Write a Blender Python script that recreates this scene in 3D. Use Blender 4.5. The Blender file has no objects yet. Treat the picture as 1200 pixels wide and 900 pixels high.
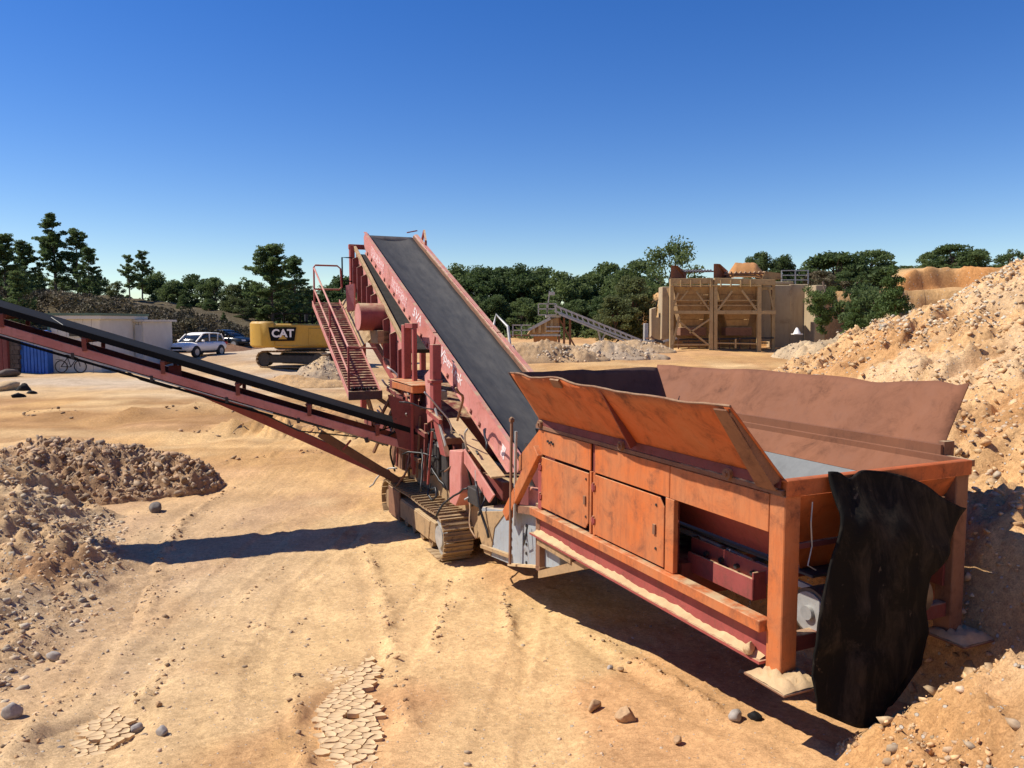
import bpy, math, random
import numpy as np
from mathutils import Vector, Matrix
random.seed(7)
scene = bpy.context.scene
R = math.radians
# ------------------------------------------------------------------ camera
cam_d = bpy.data.cameras.new('camera'); cam = bpy.data.objects.new('camera', cam_d)
scene.collection.objects.link(cam)
CAMH, PITCH = 4.1, 4.6
cam.location = (0, 0, CAMH); cam.rotation_euler = (R(90 - PITCH), 0, 0)
cam_d.sensor_width = 36; cam_d.lens = 27; cam_d.clip_start = .05; cam_d.clip_end = 4000
scene.camera = cam
# ------------------------------------------------------------------ sky, sun, exposure
SUN_EL, SUN_AZ = 51.0, 178.0            # azimuth measured from +X anticlockwise: from the left
sd = Vector((math.cos(R(SUN_AZ)) * math.cos(R(SUN_EL)), math.sin(R(SUN_AZ)) * math.cos(R(SUN_EL)), math.sin(R(SUN_EL))))
world = bpy.data.worlds.new('World'); scene.world = world; world.use_nodes = True
wn = world.node_tree.nodes; wl = world.node_tree.links
sky = wn.new('ShaderNodeTexSky'); sky.sky_type = 'NISHITA'; sky.sun_disc = False
sky.sun_elevation = R(SUN_EL); sky.sun_rotation = math.atan2(sd.x, sd.y)
sky.altitude = 1200; sky.air_density = 1.15; sky.dust_density = 0; sky.ozone_density = 3.0
bg = wn['Background']; bg.inputs['Strength'].default_value = .105
hs = wn.new('ShaderNodeHueSaturation'); hs.inputs['Saturation'].default_value = 1.36; hs.inputs['Hue'].default_value = .517
wl.new(sky.outputs[0], hs.inputs['Color']); wl.new(hs.outputs[0], bg.inputs['Color'])
sun_d = bpy.data.lights.new('sun', 'SUN'); sun_d.energy = 5.0; sun_d.angle = R(.5); sun_d.color = (1, .93, .82)
sun = bpy.data.objects.new('sun', sun_d); scene.collection.objects.link(sun)
sun.rotation_euler = (-sd).to_track_quat('-Z', 'Y').to_euler()
scene.view_settings.view_transform = 'Standard'; scene.view_settings.look = 'None'
scene.view_settings.exposure = .32; scene.view_settings.gamma = 1; scene.view_settings.use_curve_mapping = False
scene.render.engine = 'CYCLES'

# ------------------------------------------------------------------ helpers
COL = scene.collection
def tag(o, label=None, cat=None, group=None, kind=None):
    if label: o['label'] = label
    if cat: o['category'] = cat
    if group: o['group'] = group
    if kind: o['kind'] = kind
    return o
def empty(name, loc=(0, 0, 0), rz=0, label=None, cat=None, group=None):
    o = bpy.data.objects.new(name, None); COL.objects.link(o)
    o.location = loc; o.rotation_euler = (0, 0, rz); o.empty_display_size = .2
    return tag(o, label, cat, group)
def at(px, py, Y):
    """point of the place seen at photo pixel (px, py), Y metres ahead of the camera"""
    t = R(PITCH); cx, cz = (px - 600) / 900, (450 - py) / 900
    k = Y / (math.cos(t) + cz * math.sin(t))
    return Vector((cx * k, Y, CAMH + k * (-math.sin(t) + cz * math.cos(t))))
def V(*a): return Vector(a)
class MB:
    def __init__(s): s.v = []; s.f = []
    def add(s, vs, fs):
        o = len(s.v); s.pc = getattr(s, 'pc', []) + [(o, len(vs), len(s.f), len(fs))]; s.v += [tuple(p) for p in vs]; s.f += [tuple(i + o for i in f) for f in fs]; return s
    def box(s, a, b):
        x0, y0, z0 = (min(a[i], b[i]) for i in range(3)); x1, y1, z1 = (max(a[i], b[i]) for i in range(3))
        return s.add([(x0,y0,z0),(x1,y0,z0),(x1,y1,z0),(x0,y1,z0),(x0,y0,z1),(x1,y0,z1),(x1,y1,z1),(x0,y1,z1)],
                     [(0,3,2,1),(4,5,6,7),(0,1,5,4),(1,2,6,5),(2,3,7,6),(3,0,4,7)])
    def frame(s, p, q, up=(0, 0, 1)):
        d = (Vector(q) - Vector(p)); d.normalize(); u = Vector(up)
        if abs(d.dot(u)) > .98: u = Vector((1, 0, 0)) if abs(d.x) < .9 else Vector((0, 1, 0))
        r = d.cross(u); r.normalize(); u = r.cross(d); return d, r, u
    def bar(s, p, q, w, h=None, up=(0, 0, 1)):
        h = h or w; p = Vector(p); q = Vector(q); d, r, u = s.frame(p, q, up)
        c = [(-1,-1),(1,-1),(1,1),(-1,1)]
        vs = [P + r * (w / 2 * a) + u * (h / 2 * b) for P in (p, q) for a, b in c]
        return s.add(vs, [(3,2,1,0),(4,5,6,7),(0,1,5,4),(1,2,6,5),(2,3,7,6),(3,0,4,7)])
    def tube(s, pts, r, n=8, caps=True):
        pts = [Vector(p) for p in pts]; k = len(pts); rs = r if isinstance(r, (list, tuple)) else [r] * k
        rings = []; ref = None
        for i, p in enumerate(pts):
            d = pts[min(i + 1, k - 1)] - pts[max(i - 1, 0)]; d.normalize()
            if ref is None: ref = Vector((0, 0, 1)) if abs(d.z) < .9 else Vector((1, 0, 0))
            a = d.cross(ref); a.normalize(); b = a.cross(d); b.normalize(); ref = b
            rings.append([p + a * (rs[i] * math.cos(2 * math.pi * j / n)) + b * (rs[i] * math.sin(2 * math.pi * j / n)) for j in range(n)])
        vs = [p for g in rings for p in g]; fs = []
        for i in range(k - 1):
            for j in range(n):
                fs.append((i * n + j, i * n + (j + 1) % n, (i + 1) * n + (j + 1) % n, (i + 1) * n + j))
        if caps: fs += [tuple(range(n))[::-1], tuple(range((k - 1) * n, k * n))]
        return s.add(vs, fs)
    def cyl(s, p, q, r, n=16): return s.tube([p, q], r, n)
    def prism(s, poly, t):
        """poly: 3D points of a planar outline, t: thickness vector"""
        t = Vector(t); n = len(poly); vs = [Vector(p) for p in poly] + [Vector(p) + t for p in poly]
        return s.add(vs, [tuple(range(n))[::-1], tuple(range(n, 2 * n))] + [(i, (i + 1) % n, (i + 1) % n + n, i + n) for i in range(n)])
    def grid(s, P):
        """P[i][j] points"""
        n, m = len(P), len(P[0])
        return s.add([p for r in P for p in r], [(i * m + j, i * m + j + 1, (i + 1) * m + j + 1, (i + 1) * m + j) for i in range(n - 1) for j in range(m - 1)])
    def mesh(s, name):
        me = bpy.data.meshes.new(name); me.from_pydata(s.v, [], s.f); me.validate(); return me
    def build(s, name, mat, parent=None, bevel=0, smooth=False, fix=True, solid=0):
        me = s.mesh(name)
        if fix:
            import bmesh
            b = bmesh.new(); b.from_mesh(me); bmesh.ops.recalc_face_normals(b, faces=b.faces); b.to_mesh(me); b.free()
        me.materials.append(mat)
        if smooth:
            me.shade_smooth()
            if smooth != 'all': me.set_sharp_from_angle(angle=R(40))
        o = bpy.data.objects.new(name, me); COL.objects.link(o); o.parent = parent
        if solid:
            m = o.modifiers.new('solid', 'SOLIDIFY'); m.thickness = solid; m.offset = 0
        if bevel:
            m = o.modifiers.new('bevel', 'BEVEL'); m.width = bevel; m.segments = 1; m.limit_method = 'ANGLE'; m.angle_limit = R(35)
        return o
def inst(name, me, parent=None, loc=(0, 0, 0), rot=(0, 0, 0), sc=(1, 1, 1)):
    o = bpy.data.objects.new(name, me); COL.objects.link(o); o.parent = parent
    o.location = loc; o.rotation_euler = rot; o.scale = sc if not isinstance(sc, (int, float)) else (sc,) * 3
    return o
def copy_tree(o, parent=None):
    c = o.copy(); COL.objects.link(c); c.parent = parent
    for ch in o.children: copy_tree(ch, c)
    return c
# ---- noise
def _h(ix, iy, s):
    n = (ix * 374761393 + iy * 668265263 + s * 1446649) & 0xffffffff
    n = ((n ^ (n >> 13)) * 1274126177) & 0xffffffff
    return ((n ^ (n >> 16)) & 0xffff) / 65535.0
def vn(x, y, s=0):
    x = np.asarray(x, float); y = np.asarray(y, float)
    ix = np.floor(x).astype(np.int64); iy = np.floor(y).astype(np.int64)
    fx = x - ix; fy = y - iy; fx = fx**3 * (fx * (fx * 6 - 15) + 10); fy = fy**3 * (fy * (fy * 6 - 15) + 10)
    a = _h(ix, iy, s); b = _h(ix + 1, iy, s); c = _h(ix, iy + 1, s); d = _h(ix + 1, iy + 1, s)
    return (a + (b - a) * fx + (c - a) * fy + (a - b - c + d) * fx * fy) * 2 - 1
def fbm(x, y, s=0, o=4, g=.5):
    t = 0; a = 1
    for i in range(o): t = t + a * vn(x * 2**i, y * 2**i, s + i * 17); a *= g
    return t
def sst(a, b, x):
    t = np.clip((x - a) / (b - a), 0, 1); return t * t * (3 - 2 * t)

# ------------------------------------------------------------------ materials
class NT:
    def __init__(s, name):
        s.m = bpy.data.materials.new(name); s.m.use_nodes = True; s.t = s.m.node_tree; s.p = s.t.nodes['Principled BSDF']
        s.co = None
    def n(s, typ, **k):
        n = s.t.nodes.new(typ)
        for a, b in k.items(): setattr(n, a, b)
        return n
    def l(s, a, b): s.t.links.new(a, b)
    def coord(s, world=False):
        if world: return s.n('ShaderNodeNewGeometry').outputs['Position']
        return s.n('ShaderNodeTexCoord').outputs['Object']
    def map(s, c, sc):
        m = s.n('ShaderNodeMapping'); m.inputs['Scale'].default_value = sc; s.l(c, m.inputs['Vector']); return m.outputs[0]
    def noise(s, c, scale, det=4, rough=.6, dist=0):
        n = s.n('ShaderNodeTexNoise'); n.inputs['Scale'].default_value = scale; n.inputs['Detail'].default_value = det
        n.inputs['Roughness'].default_value = rough; n.inputs['Distortion'].default_value = dist; s.l(c, n.inputs['Vector']); return n.outputs[0]
    def ramp(s, fac, stops):
        r = s.n('ShaderNodeValToRGB'); e = r.color_ramp.elements
        while len(e) < len(stops): e.new(.5)
        for i, (p, c) in enumerate(stops):
            e[i].position = p; e[i].color = (*c, 1) if not isinstance(c, (int, float)) else (c, c, c, 1)
        s.l(fac, r.inputs[0]); return r.outputs[0]
    def mix(s, fac, a, b, mode='MIX'):
        m = s.n('ShaderNodeMix', data_type='RGBA', blend_type=mode)
        for sock, val in ((m.inputs[0], fac), (m.inputs[6], a), (m.inputs[7], b)):
            if isinstance(val, (int, float)): sock.default_value = val
            elif isinstance(val, tuple): sock.default_value = (*val, 1)
            else: s.l(val, sock)
        return m.outputs[2]
    def bump(s, h, strength=.3, dist=.02, prev=None):
        b = s.n('ShaderNodeBump'); b.inputs['Strength'].default_value = strength; b.inputs['Distance'].default_value = dist
        s.l(h, b.inputs['Height'])
        if prev is not None: s.l(prev, b.inputs['Normal'])
        return b.outputs[0]
    def done(s, col, rough=.7, nrm=None, metal=0, spec=None):
        if isinstance(col, tuple): s.p.inputs['Base Color'].default_value = (*col, 1)
        else: s.l(col, s.p.inputs['Base Color'])
        if isinstance(rough, (int, float)): s.p.inputs['Roughness'].default_value = rough
        else: s.l(rough, s.p.inputs['Roughness'])
        s.p.inputs['Metallic'].default_value = metal
        if spec is not None: s.p.inputs['Specular IOR Level'].default_value = spec
        if nrm is not None: s.l(nrm, s.p.inputs['Normal'])
        return s.m
def paint(name, c1, c2, rust, amt=.5, scale=2.5, rough=.55, dust=(.5, .36, .2), dustamt=.0, streak=.5, bump=.25, chips=.5):
    """worn paint: two faded tones, rust blotches and streaks that run down, dust where the surface faces up"""
    t = NT(name); c = t.coord()
    n1 = t.noise(c, scale, 5, .65); col = t.mix(t.ramp(n1, [(.35, 0), (.65, 1)]), c1, c2)
    st = t.noise(t.map(c, (9 * scale, 9 * scale, 1.1 * scale)), 1, 6, .75, .4)
    col = t.mix(t.ramp(st, [(.62 - .18 * streak, 0), (.8, .75)]), col, rust)
    n2 = t.noise(c, scale * 2.6, 9, .74, .5); msk = t.ramp(n2, [(.60 - .2 * amt, 0), (.66 - .16 * amt, .22), (.80 - .16 * amt, 1)])
    col = t.mix(msk, col, t.mix(t.noise(c, scale * 20, 3), rust, tuple(.45 * x for x in rust)))
    ch = t.noise(c, scale * 26, 4, .6); col = t.mix(t.ramp(ch, [(.74 - .08 * chips, 0), (.79 - .08 * chips, .8)]), col, tuple(.5 * x for x in rust))
    if dustamt:
        g = t.n('ShaderNodeNewGeometry'); sp = t.n('ShaderNodeSeparateXYZ'); t.l(g.outputs['Normal'], sp.inputs[0])
        up = t.ramp(sp.outputs[2], [(.35, 0), (.9, 1)]); dn = t.ramp(t.noise(c, 5, 5, .7), [(.62 - .35 * dustamt, 0), (.78 - .25 * dustamt, 1)])
        f = t.mix(1.0, up, dn, 'MULTIPLY'); col = t.mix(f, col, dust)
    b = t.bump(n2, bump, .01); b = t.bump(t.noise(c, scale * 40, 3), .15, .004, b)
    return t.done(col, t.ramp(n2, [(.3, rough - .1), (.7, min(1, rough + .3))]), b)
def plain(name, c, rough=.6, metal=0, var=.25, scale=6, bump=.1, spec=None):
    t = NT(name); co = t.coord(); n = t.noise(co, scale, 5, .65)
    col = t.mix(t.ramp(n, [(.3, 0), (.7, 1)]), tuple(x * (1 - var) for x in c), tuple(min(1, x * (1 + var)) for x in c))
    return t.done(col, rough, t.bump(t.noise(co, scale * 8, 3), bump, .01), metal, spec)
def leafmat(name, a, b, trans=.25):
    t = NT(name); oi = t.n('ShaderNodeObjectInfo'); c = t.coord()
    n = t.noise(c, .8, 3); f = t.n('ShaderNodeMath', operation='ADD'); t.l(n, f.inputs[0]); m = t.n('ShaderNodeMath', operation='MULTIPLY_ADD')
    t.l(oi.outputs['Random'], m.inputs[0]); m.inputs[1].default_value = .5; m.inputs[2].default_value = -.25; t.l(m.outputs[0], f.inputs[1])
    col = t.mix(t.ramp(f.outputs[0], [(.3, 0), (.7, 1)]), a, b)
    t.done(col, .65, None, 0, .25)
    tr = t.n('ShaderNodeBsdfTranslucent'); t.l(col, tr.inputs[0]); mx = t.n('ShaderNodeMixShader'); mx.inputs[0].default_value = trans
    t.l(t.p.outputs[0], mx.inputs[1]); t.l(tr.outputs[0], mx.inputs[2]); t.l(mx.outputs[0], t.t.nodes['Material Output'].inputs[0])
    return t.m
M = {}
M['orange'] = paint('orange_paint', (.56, .140, .028), (.47, .175, .065), (.24, .085, .038), .62, 1.3, .65, dustamt=.6, streak=.8, chips=.6)
M['board'] = paint('board_paint', (.50, .105, .018), (.42, .12, .034), (.12, .04, .018), .5, 1.2, .6, streak=.4, chips=.7)
M['rust'] = paint('rust_plate', (.235, .092, .042), (.19, .075, .036), (.13, .052, .027), .5, .9, .9, streak=.5, bump=.12, chips=.15)
M['pink'] = paint('faded_red_paint', (.60, .265, .22), (.50, .17, .135), (.32, .13, .07), .40, 1.5, .6, dustamt=.5, streak=.35, chips=.5)
M['red'] = paint('red_paint', (.36, .075, .06), (.28, .055, .045), (.15, .06, .035), .3, 2.0, .6, dustamt=.9, streak=.6, chips=.6)
M['dred'] = paint('dark_red_paint', (.20, .04, .033), (.15, .036, .03), (.09, .04, .025), .3, 2.5, .6, dustamt=.6)
M['brown'] = paint('brown_rust', (.24, .115, .06), (.19, .09, .05), (.11, .05, .03), .5, 2.5, .8, dustamt=.8)
M['grey'] = paint('grey_blue_paint', (.34, .38, .40), (.28, .31, .33), (.24, .15, .08), .35, 2.0, .55, dustamt=.9, streak=.5)
M['steel'] = plain('worn_steel', (.14, .145, .14), .5, .3, .2, 3)
M['shade_rust'] = paint('rust_darkened_as_shade', (.10, .05, .036), (.08, .042, .032), (.05, .03, .022), .3, 1.5, .8)  # rust with the rear board's shade put into its colour
M['track'] = paint('dusty_track_steel', (.27, .17, .085), (.35, .235, .12), (.11, .07, .04), .5, 4, .8, dustamt=.6)
M['tframe'] = paint('dusty_frame', (.42, .27, .13), (.33, .22, .11), (.16, .10, .055), .5, 2.5, .85, dustamt=.8)
M['sandy'] = plain('caked_sand', (.52, .36, .19), .95, 0, .2, 5, .4)
M['dark'] = plain('dark_grime', (.035, .03, .027), .7, 0, .4, 6)
M['black'] = plain('black_metal', (.007, .007, .007), .8, 0, .3, 5, .1, .15)
t = NT('conveyor_belt'); c = t.coord()
n = t.noise(t.map(c, (9, .7, .7)), 1, 5, .6); n2 = t.noise(c, 1.3, 5, .6)
col = t.mix(t.ramp(n, [(.3, 0), (.75, 1)]), (.024, .026, .029), (.050, .051, .052)); col = t.mix(t.ramp(n2, [(.45, 0), (.8, .3)]), col, (.085, .078, .068))
sx_ = t.n('ShaderNodeSeparateXYZ'); t.l(c, sx_.inputs[0]); f_ = t.mix(1.0, t.ramp(sx_.outputs[0], [(.0, 0), (1, 1)]), t.ramp(t.noise(t.map(c, (3, .8, .8)), 2.2, 6, .7), [(.35, .1), (.75, .45)]), 'MULTIPLY'); col = t.mix(f_, col, (.17, .155, .13)); col = t.mix(t.ramp(t.noise(c, 38, 3, .6), [(.72, 0), (.75, .6)]), col, (.28, .24, .18))
M['belt'] = t.done(col, .7, t.bump(n, .1, .005), 0, .3)
t = NT('rubber'); c = t.coord()
n = t.noise(t.map(c, (2.5, 2.5, .9)), 1.6, 7, .75, .6); n2 = t.noise(c, 5, 6, .7, .4)
col = t.mix(t.ramp(n, [(.48, 0), (.78, .5)]), (.006, .0055, .005), (.10, .075, .05)); col = t.mix(t.ramp(n2, [(.64, 0), (.70, .55)]), col, (.16, .12, .08))
M['rubber'] = t.done(col, .85, t.bump(n2, .25, .01), 0, .12)
M['white'] = plain('white_lettering', (.82, .78, .74), .6, 0, .1, 30)
t = NT('worn_lettering'); c = t.coord()
col = t.mix(t.ramp(t.noise(c, 26, 5, .75), [(.5, 0), (.6, 1)]), (.82, .76, .72), (.58, .22, .19)); M['worn'] = t.done(col, .6)
t = NT('faded_lettering'); c = t.coord()
col = t.mix(t.ramp(t.noise(c, 18, 5, .75), [(.40, 0), (.52, 1)]), (.80, .68, .62), (.58, .21, .18)); M['faded'] = t.done(col, .6)
M['hose'] = plain('black_hose', (.016, .016, .016), .45)
M['galv'] = plain('galvanised', (.42, .41, .38), .5, .3, .2)
M['idler'] = plain('idler_roller', (.16, .13, .10), .5, .5, .3)
# ------------------------------------------------------------------ terrain
KY = [-300, -40, 0, 5, 8, 11, 13, 20, 54, 62, 80, 120, 300, 3000]
KZ = [3.0, 2.8, 1.95, .78, .28, .02, 0, .27, 1.78, 2.14, 2.7, 3.1, 3.6, 3.6]
def base(y):
    return sum(np.interp(y + d, KY, KZ) for d in (-1.2, -.6, 0, .6, 1.2)) / 5
def seg_dist(x, y, pl):
    best = np.full(np.shape(x), 1e9); side = np.zeros(np.shape(x)); al = np.zeros(np.shape(x)); acc = 0
    for (ax, ay), (bx, by) in zip(pl[:-1], pl[1:]):
        dx, dy = bx - ax, by - ay; L = math.hypot(dx, dy)
        t = np.clip(((x - ax) * dx + (y - ay) * dy) / (L * L), 0, 1)
        d = np.hypot(x - ax - t * dx, y - ay - t * dy); c = ((x - ax) * dy - (y - ay) * dx) / L
        m = d < best; best = np.where(m, d, best); side = np.where(m, c, side); al = np.where(m, acc + t * L, al); acc += L
    return best, side, al
def gp(px, py):
    """where the sight line of a photo pixel meets the ground"""
    d = at(px, py, 1.0) - Vector((0, 0, CAMH)); k = np.arange(3, 140, .02); h = CAMH + k * d.z - base(k * d.y); i = int(np.argmax(h < 0))
    return (float(k[i] * d.x), float(k[i] * d.y))
# ridges of pushed-up soil and lanes pressed by crawler tracks, as they run over the yard
RIDGES = [([gp(425, 630), gp(447, 690), gp(460, 760), gp(478, 850)], .055, .09), ([gp(205, 770), gp(185, 800), gp(160, 830)], .07, .10),
          ([gp(345, 790), gp(352, 850), gp(360, 905)], .05, .07), ([gp(100, 800), gp(45, 850), gp(10, 905)], .05, .09),
          ([gp(590, 685), gp(592, 715), gp(600, 745)], .05, .06), ([gp(690, 745), gp(760, 785), gp(850, 845)], .09, .10),
          ([gp(330, 665), gp(300, 690), gp(280, 715)], .03, .06), ([gp(525, 680), gp(517, 720), gp(508, 760)], .03, .06),
          ([gp(205, 512), gp(300, 505), gp(380, 510), gp(450, 505)], .38, .4), ([gp(20, 485), gp(120, 492), gp(240, 478), gp(400, 486)], .25, .45), ([gp(265, 545), gp(330, 532), gp(410, 538)], .10, .2),
          ([gp(270, 572), gp(215, 612), gp(185, 660), gp(170, 720)], .07, .12), ([gp(140, 735), gp(240, 715), gp(330, 740)], .03, .10)]
TYRES = [([gp(560, 905), gp(600, 800), gp(625, 700)], .17), ([gp(300, 905), gp(300, 780), gp(345, 690), gp(420, 620)], .16), ([gp(30, 905), gp(110, 780), gp(170, 700)], .17), ([gp(30, 490), gp(200, 480), gp(430, 490)], .4), ([gp(40, 455), gp(200, 440), gp(330, 425)], .5)]
MUDS = [(*gp(408, 838), .40, 1.0), (*gp(113, 862), .42, .5)]
LANES = [([gp(520, 668), gp(480, 740), gp(440, 800), gp(400, 905)], .30), ([gp(330, 620), gp(265, 680), gp(190, 760), gp(105, 880), gp(90, 905)], .32),
         ([gp(620, 700), gp(640, 790), gp(640, 905)], .28)]
def ground_h(x, y, fine=True):
    z = base(y)
    far = sst(18, 60, y)
    z = z + .05 * fbm(x * .35, y * .35, 3, 3) * (1 + far) + .10 * sst(17, 22, y) * sst(38, 30, y) * (np.abs(fbm(x * .35, y * 1.6, 13, 4, .65)) - .3) + .9 * sst(90, 300, np.abs(x)) * fbm(x * .01, y * .01, 5, 2)
    if fine:
        near = 1 - sst(25, 45, np.hypot(x, y))
        z = z + near * (.011 * fbm(x * 1.6, y * 1.6, 9, 5, .6) + .015 * np.abs(fbm(x * 5.5, y * 5.5, 21, 4, .7)) - .016 * np.exp(-(fbm(x * .9 + y * .5, y * .7, 23, 2) / .05)**2))
        lumps = np.clip(fbm(x * 1.1, y * 1.1, 31, 3), 0, 1)
        z = z + near * lumps * .03 * np.clip(vn(x * 14, y * 14, 41), 0, 1)
        for pl, h, w in RIDGES:
            d, sd_, al = seg_dist(x, y, pl)
            wob = .6 + .6 * vn(al * 5, al * 0, 77) + .5 * vn(x * 13, y * 13, 55)
            z = z + h * np.exp(-(d / w)**2) * np.clip(wob, .1, 2) - h * .35 * np.exp(-((sd_ - 2.0 * w) / (1.4 * w))**2) * (d < 5 * w)
        for cx_, cy_, rx_, ry_ in MUDS: z = z + (base(y) - z - .022) * sst(1.2, .75, np.hypot((x - cx_) / rx_, (y - cy_) / ry_))
        for pl, w in TYRES:
            d, sd_, al = seg_dist(x, y, pl); ins = 1 - sst(w * .75, w, d)
            z = z + ins * (-.012 + .009 * np.sign(np.sin((al + np.abs(sd_) * .9) * 2 * math.pi / (.11 if w < .3 else .3))) * (.4 + .6 * (vn(x * .8, y * .8, 18) > -.2))) + .012 * np.exp(-((d - w * 1.12) / (.22 * w))**2) * (1 + .6 * vn(x * 9, y * 9, 58))
        for pl, w in LANES:
            d, sd_, al = seg_dist(x, y, pl)
            ins = 1 - sst(w * .8, w * 1.1, d)
            z = z + ins * (-.025 + .012 * np.sin(al * 2 * math.pi / .17) * (.3 + .7 * (vn(x * .9, y * .9, 8) > -.1)))
    return z
def hz(x, y): return float(ground_h(np.array([float(x)]), np.array([float(y)]))[0])
def axis_pts(lo, hi, step, mn, mx, g=1.07):
    c = list(np.arange(lo, hi + 1e-6, step)); s = step; p = hi
    while p < mx: s = min(s * g, 60); p += s; c.append(p)
    s = step; p = lo; pre = []
    while p > mn: s = min(s * g, 60); p -= s; pre.append(p)
    return np.array(pre[::-1] + c)
def heightfield(name, xs, ys, zf, mat, tint=None):
    X, Y = np.meshgrid(xs, ys); Z = zf(X, Y); n, m = X.shape
    co = np.stack([X, Y, Z], -1).reshape(-1, 3); i = np.arange(n * m).reshape(n, m)
    f = np.stack([i[:-1, :-1], i[:-1, 1:], i[1:, 1:], i[1:, :-1]], -1).reshape(-1, 4)
    me = bpy.data.meshes.new(name); me.vertices.add(len(co)); me.vertices.foreach_set('co', co.ravel())
    me.loops.add(f.size); me.loops.foreach_set('vertex_index', f.ravel()); me.polygons.add(len(f))
    me.polygons.foreach_set('loop_start', np.arange(0, f.size, 4)); me.update(calc_edges=True); me.validate()
    me.shade_smooth(); me.materials.append(mat)
    if tint is not None:
        a = me.attributes.new('soil', 'FLOAT_COLOR', 'POINT'); c = np.concatenate([tint(X, Y, Z).reshape(-1, 3), np.ones((n * m, 1))], 1)
        a.data.foreach_set('color', c.ravel().astype(np.float32))
    o = bpy.data.objects.new(name, me); COL.objects.link(o); o['kind'] = 'structure'; return o
def soilmat(name, sc=1.0, peb=1.0, bump=.5, rough=.95):
    """colour of the soil comes from the mesh's soil attribute; grain, specks and fine relief from noise"""
    t = NT(name); c = t.coord(True); a = t.n('ShaderNodeAttribute', attribute_name='soil')
    col = a.outputs['Color']
    n1 = t.noise(c, 1.1 * sc, 6, .65); col = t.mix(1.0, col, t.ramp(n1, [(.3, (.80, .78, .76)), (.7, (1.16, 1.15, 1.13))]), 'MULTIPLY')
    n2 = t.noise(c, 17 * sc, 7, .75); col = t.mix(1.0, col, t.ramp(n2, [(.32, (.70, .67, .64)), (.68, (1.22, 1.22, 1.21))]), 'MULTIPLY')
    n3 = t.noise(c, 75 * sc, 4, .75); col = t.mix(1.0, col, t.ramp(n3, [(.34, (.72, .69, .66)), (.47, (1, 1, 1)), (.66, (1.22, 1.22, 1.22))]), 'MULTIPLY')
    vo = t.n('ShaderNodeTexVoronoi'); vo.inputs['Scale'].default_value = 24 * sc; t.l(c, vo.inputs['Vector'])
    pm = t.ramp(vo.outputs['Distance'], [(.17 * peb, 1), (.24 * peb, 0)])
    sel = t.ramp(vo.outputs['Color'], [(.72, 0), (.76, 1)]); f = t.mix(1.0, pm, sel, 'MULTIPLY')
    col = t.mix(f, col, t.mix(vo.outputs['Color'], (.30, .22, .16), (.58, .50, .40)))
    b = t.bump(n2, bump, .03); b = t.bump(f, .8, .015, b); b = t.bump(t.noise(c, 70 * sc, 4, .7), .35, .006, b)
    return t.done(col, rough, b, 0, .15)
M['soil'] = soilmat('soil', 1.0)
M['rubble_soil'] = soilmat('rubble_soil', .8, 1.5, .9)
M['far_soil'] = soilmat('far_soil', .25, 1.2, .9)
SAND = np.array([.61, .375, .155]); PALE = np.array([.66, .465, .235]); PINK = np.array([.56, .335, .16]); GREYG = np.array([.50, .415, .31]); DAMP = np.array([.33, .185, .075]); FOREST = np.array([.17, .13, .07])
def lerp(a, b, f): return a + (b - a) * f[..., None]
def soil_col(X, Y, Z):
    c = np.broadcast_to(SAND, X.shape + (3,)).copy()
    c = lerp(c, PINK, sst(-.1, .5, fbm(X * .22 + 3, Y * .22, 61, 3))); c = lerp(c, np.array([.46, .265, .125]), .6 * sst(.05, .6, fbm(X * .8, Y * .5, 62, 4, .6)))
    c = lerp(c, PALE, .75 * sst(.1, .6, fbm(X * .3, Y * .3 + 9, 63, 3)))
    left = sst(-1, -6, X) * sst(22, 14, Y)
    c = lerp(c, GREYG * np.array([.93, .86, .8]), .6 * left)
    # pale gravel yard by the sheds, damp ochre band in front of it
    g = sst(31, 37, Y + 2 * fbm(X * .15, Y * .15, 65, 2)) * sst(-4, -12, X); c = lerp(c, GREYG, .85 * g)
    d = sst(23.5, 25, Y + 1.2 * fbm(X * .2, Y * .2, 67, 3)) * sst(35, 31, Y) * sst(3, -4, X); c = lerp(c, DAMP, .95 * d * sst(-.5, .2, fbm(X * .18, Y * 1.3, 69, 4, .6))); st_ = sst(16, 22, Y) * sst(60, 48, Y); c = lerp(c, DAMP * 1.15, .6 * st_ * sst(.05, .5, fbm(X * .10 + .1 * Y, Y * 1.1, 68, 4, .65))); c = lerp(c, PALE, .5 * st_ * sst(.1, .6, fbm(X * .08, Y * .9, 66, 3)))
    w = sst(74, 86, Y + 4 * fbm(X * .06, Y * .06, 71, 2)); c = lerp(c, FOREST, w)
    w2 = sst(60, 120, np.abs(X)); c = lerp(c, FOREST, w2)
    return c
ground = heightfield('ground', axis_pts(-8, 6.5, .055, -1500, 1500), axis_pts(4.2, 15.5, .055, -400, 2500), ground_h, M['soil'], soil_col)
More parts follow.
